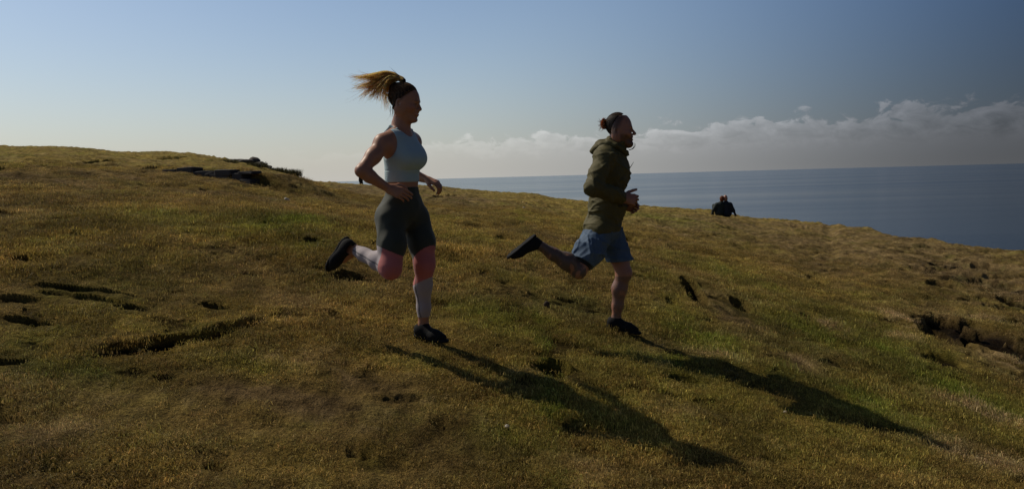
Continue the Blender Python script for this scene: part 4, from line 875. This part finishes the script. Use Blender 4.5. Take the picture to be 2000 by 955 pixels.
f.cap(wk + WS * np.array([.0, 0, .04]), wk + WS * np.array([.18, 0, .03]), .04, .03, .02); f.cap(wk + WS * np.array([.12, .1, .03]), wk + WS * np.array([.30, .1, .03]), .04, .03, .02)
for s in (-1, 1): f.ell(wk + WS * np.array([.13, .04 + s * .2, .87]), (.05, .02, .03), None, .02)
wo_ = field_obj('person', f, M_skin, None, (.35, .18, .12), origin=wk); tag(wo_, 'distant walker in dark clothes on the path behind the running woman', 'person')
g = f.like(); wcl(g, .008); g.clip(wk + WS * np.array([0, 0, 1.45]), up); field_obj('coat', g, M_shell, wo_, (.02, .02, .025))
h = f.like(); h.ell(wk + WS * np.array([.03, .04, 1.66]), (.1, .085, .1), None, .02); field_obj('hair', h, M_hair, wo_, (.03, .02, .015))

# ------------------------------------------------------------------ stones, wall, tussocks
def rock(px, Y, w_, h_, d_, seed, name, label, cat, group=None, col=(.085, .075, .06), sink=.25, res=18):
    b = at_ground(px, Y); n1, n2 = res, res * 2; rg = np.random.default_rng(seed); V = []; pl = [(nrm(rg.normal(0, 1, 3)), rg.uniform(.55, .9)) for _ in range(9)]
    for i in range(n1 + 1):
        for j in range(n2):
            t_, p_ = PI * i / n1, 2 * PI * j / n2; d = np.array([math.sin(t_) * math.cos(p_), math.sin(t_) * math.sin(p_), math.cos(t_)]); r = 1.
            for nn_, o_ in pl:
                k = d @ nn_
                if k > .05: r = min(r, o_ / k)
            r *= 1 + .10 * (float(vnoise(np.array(d[0] * 4 + seed), np.array(d[1] * 4 + d[2] * 5), seed)) - .5); V.append(d * r * np.array([w_ / 2, d_ / 2, h_ * .7]))
    V = np.array(V) + b + [0, 0, h_ * (.5 - sink)]; Q = [(i * n2 + j, i * n2 + (j + 1) % n2, (i + 1) * n2 + (j + 1) % n2, (i + 1) * n2 + j)[::-1] for i in range(n1) for j in range(n2)]
    o = mesh_obj(name, V, Q, M_rock, tint=np.tile(np.array(col), (len(V), 1)), origin=b); tag(o, label, cat, group); return o
RL = [(a_, b_, c_ * .8, d_ * .62, e_, f_) for a_, b_, c_, d_, e_, f_ in [(485, 49, 1.3, .45, 1., 'low dark rock left of the boulders on the hill skyline'), (499, 49.5, 1.2, .85, .9, 'tallest rounded boulder on the left hill skyline'), (511, 49, 1.1, .6, 1., 'boulder just right of the tallest one on the hill skyline'),
      (524, 49, 1.2, .45, .9, 'flat rock midway down the rocky skyline of the left hill'), (538, 49, 1.1, .5, .9, 'small peaked rock lowest on the rocky hill skyline'), (470, 49.5, 1.6, .3, 1., 'long flat rock ledge highest on the hill skyline')]]
for i, (px, Y, a, b, c, lb) in enumerate(RL): rock(px, Y, a, b, c, 20 + i, 'boulder', lb, 'boulder', 'rocks on the skyline of the left hill')
# low stone wall end
wl0 = np.array([WL0[0], WL0[1], gz(WL0[0], WL0[1])]); wl1 = np.array([WL1[0], WL1[1], gz(WL1[0] - WDN[0] * .1, WL1[1] - WDN[1] * .1)])
e = bpy.data.objects.new('stone_wall', None); scene.collection.objects.link(e); e.location = wl0; tag(e, 'low dark stone retaining wall half buried in the left hillside', 'wall')
dv = wl1 - wl0; Lw = np.hypot(dv[0], dv[1]); dn = np.array([dv[0], dv[1], 0]) / Lw; sn = np.array([dn[1], -dn[0], 0.]); rg = np.random.default_rng(77)
if sn[1] > 0: sn = -sn
def block_mesh(seed, L, D_, Hh):
    rg = np.random.default_rng(seed); c = np.array([(x_, y_, z_) for x_ in (-1, 1) for y_ in (-1, 1) for z_ in (-1, 1)], float)
    V = []; 
    for v in c:
        for ax_ in range(3): q = v * .5; q[ax_] *= 1.0; s_ = np.ones(3) * .86; s_[ax_] = 1.; V.append(v * .5 * s_ * (1 + rg.uniform(-.07, .07, 3)) * np.array([L, D_, Hh]))
    import bmesh; bm = bmesh.new()
    for v in V: bm.verts.new(v)
    bmesh.ops.convex_hull(bm, input=bm.verts); me = bpy.data.meshes.new('stone'); bm.to_mesh(me); bm.free()
    a = me.attributes.new('tint', 'FLOAT_COLOR', 'POINT'); cc_ = np.ones((len(me.vertices), 4), np.float32); cc_[:, :3] = np.array([.040, .038, .038]) * rg.uniform(.6, 1.4); a.data.foreach_set('color', cc_.ravel()); me.materials.append(M_rock); return me
bms = [block_mesh(i, 1, 1, 1) for i in range(6)]
for cs_ in range(3):
    u = rg.uniform(0, .2)
    while u < Lw:
        L = rg.uniform(.24, .55); t_ = (u + L / 2) / Lw; hm = float(wall_h(t_)); zb = cs_ * .105
        if zb < hm - .03 and t_ < 1.03:
            p = wl0 + dn * (u + L / 2); hh = min(.105, hm - zb) ; o = bpy.data.objects.new('stone', bms[rg.integers(6)]); scene.collection.objects.link(o); o.parent = e
            gg = gz(p[0] + sn[0] * .05, p[1] + sn[1] * .05)
            o.location = Vector(p + sn * rg.uniform(-.03, .01)) - e.location; o.location.z = gg - wl0[2] + zb + hh / 2 - .01; o.scale = (L * 1.03, .26, hh * 1.12); o.rotation_euler = (rg.normal(0, .03), rg.normal(0, .02), math.atan2(dn[1], dn[0]))
        u += L
# tussocks
def tussock(px, Y, n, spread, h, label, seed, col=(.075, .07, .028), group=None, lean=.9, wd=.012):
    b = at_ground(px, Y); o = blade_mesh('grass_tussock', n, spread, h * .5, h, wd, lean, seed, M_leaf, tint=np.tile(np.array(col), (n * 5, 1)))
    o.location = b; tag(o, label, 'grass tussock', group); return o
TG = 'tussocks on the left hill'
tussock(577, 47.5, 420, .45, .50, 'tallest wind-blown tussock standing on the skyline right of the boulders', 5, group=TG, wd=.022)
tussock(561, 47, 420, .55, .34, 'lower tussock left of the tallest one on the skyline', 6, group=TG, wd=.02)
tussock(545, 46, 360, .5, .30, 'tussock right below the lowest skyline rock', 7, group=TG, wd=.02)
tussock(508, 42, 380, .55, .32, 'tussock in the slope below the tallest boulder', 8, group=TG, wd=.02)
tussock(448, 42, 340, .6, .30, 'tussock in the slope left of the boulders', 9, group=TG, wd=.02)
tussock(1990, 23.5, 900, .8, .45, 'green shrubby clump at the right edge of the skyline', 10, (.03, .05, .015), wd=.02)
tussock(1868, 26.0, 500, .55, .18, 'low dark clump on the skyline above the eroded bank', 11, (.035, .04, .018), wd=.02)
# clod and pale litter
b = ground_hit(1064, 601); rock(1064, b[1], .055, .05, .05, 60, 'soil_clod', 'small dark brown clod lying on the turf between the runners', 'clod', col=(.05, .03, .022), res=10)
PLB = [(978, 828, .035, 'palest flat stone lying on the grass below the woman\'s shadow'), (1072, 508, .04, 'tiny pale stone in the turf behind the running man'), (1023, 414, .10, 'pale stone in the turf near the cliff edge between the runners'), (560, 397, .10, 'pale stone far out on the grass below the left hill'),
       (1533, 807, .03, 'small pale stone below the shadow of the running man'), (1700, 872, .025, 'small pale stone right of the head of the man\'s shadow'), (1010, 448, .05, 'tiny pale stone in the grass straight above the man\'s raised shoe'), (708, 362, .22, 'small pale stone by the feet of the distant walker')]
for i, (px, py, s_, lb) in enumerate(PLB):
    b = ground_hit(px, py); Yb = b[1] if px != 708 else 54.; rock(px, Yb, s_, s_ * .5, s_ * .7, 80 + i, 'pale_stone', lb, 'stone', 'pale stones scattered on the turf', col=(.5, .45, .36), sink=.1, res=8)
print('done')
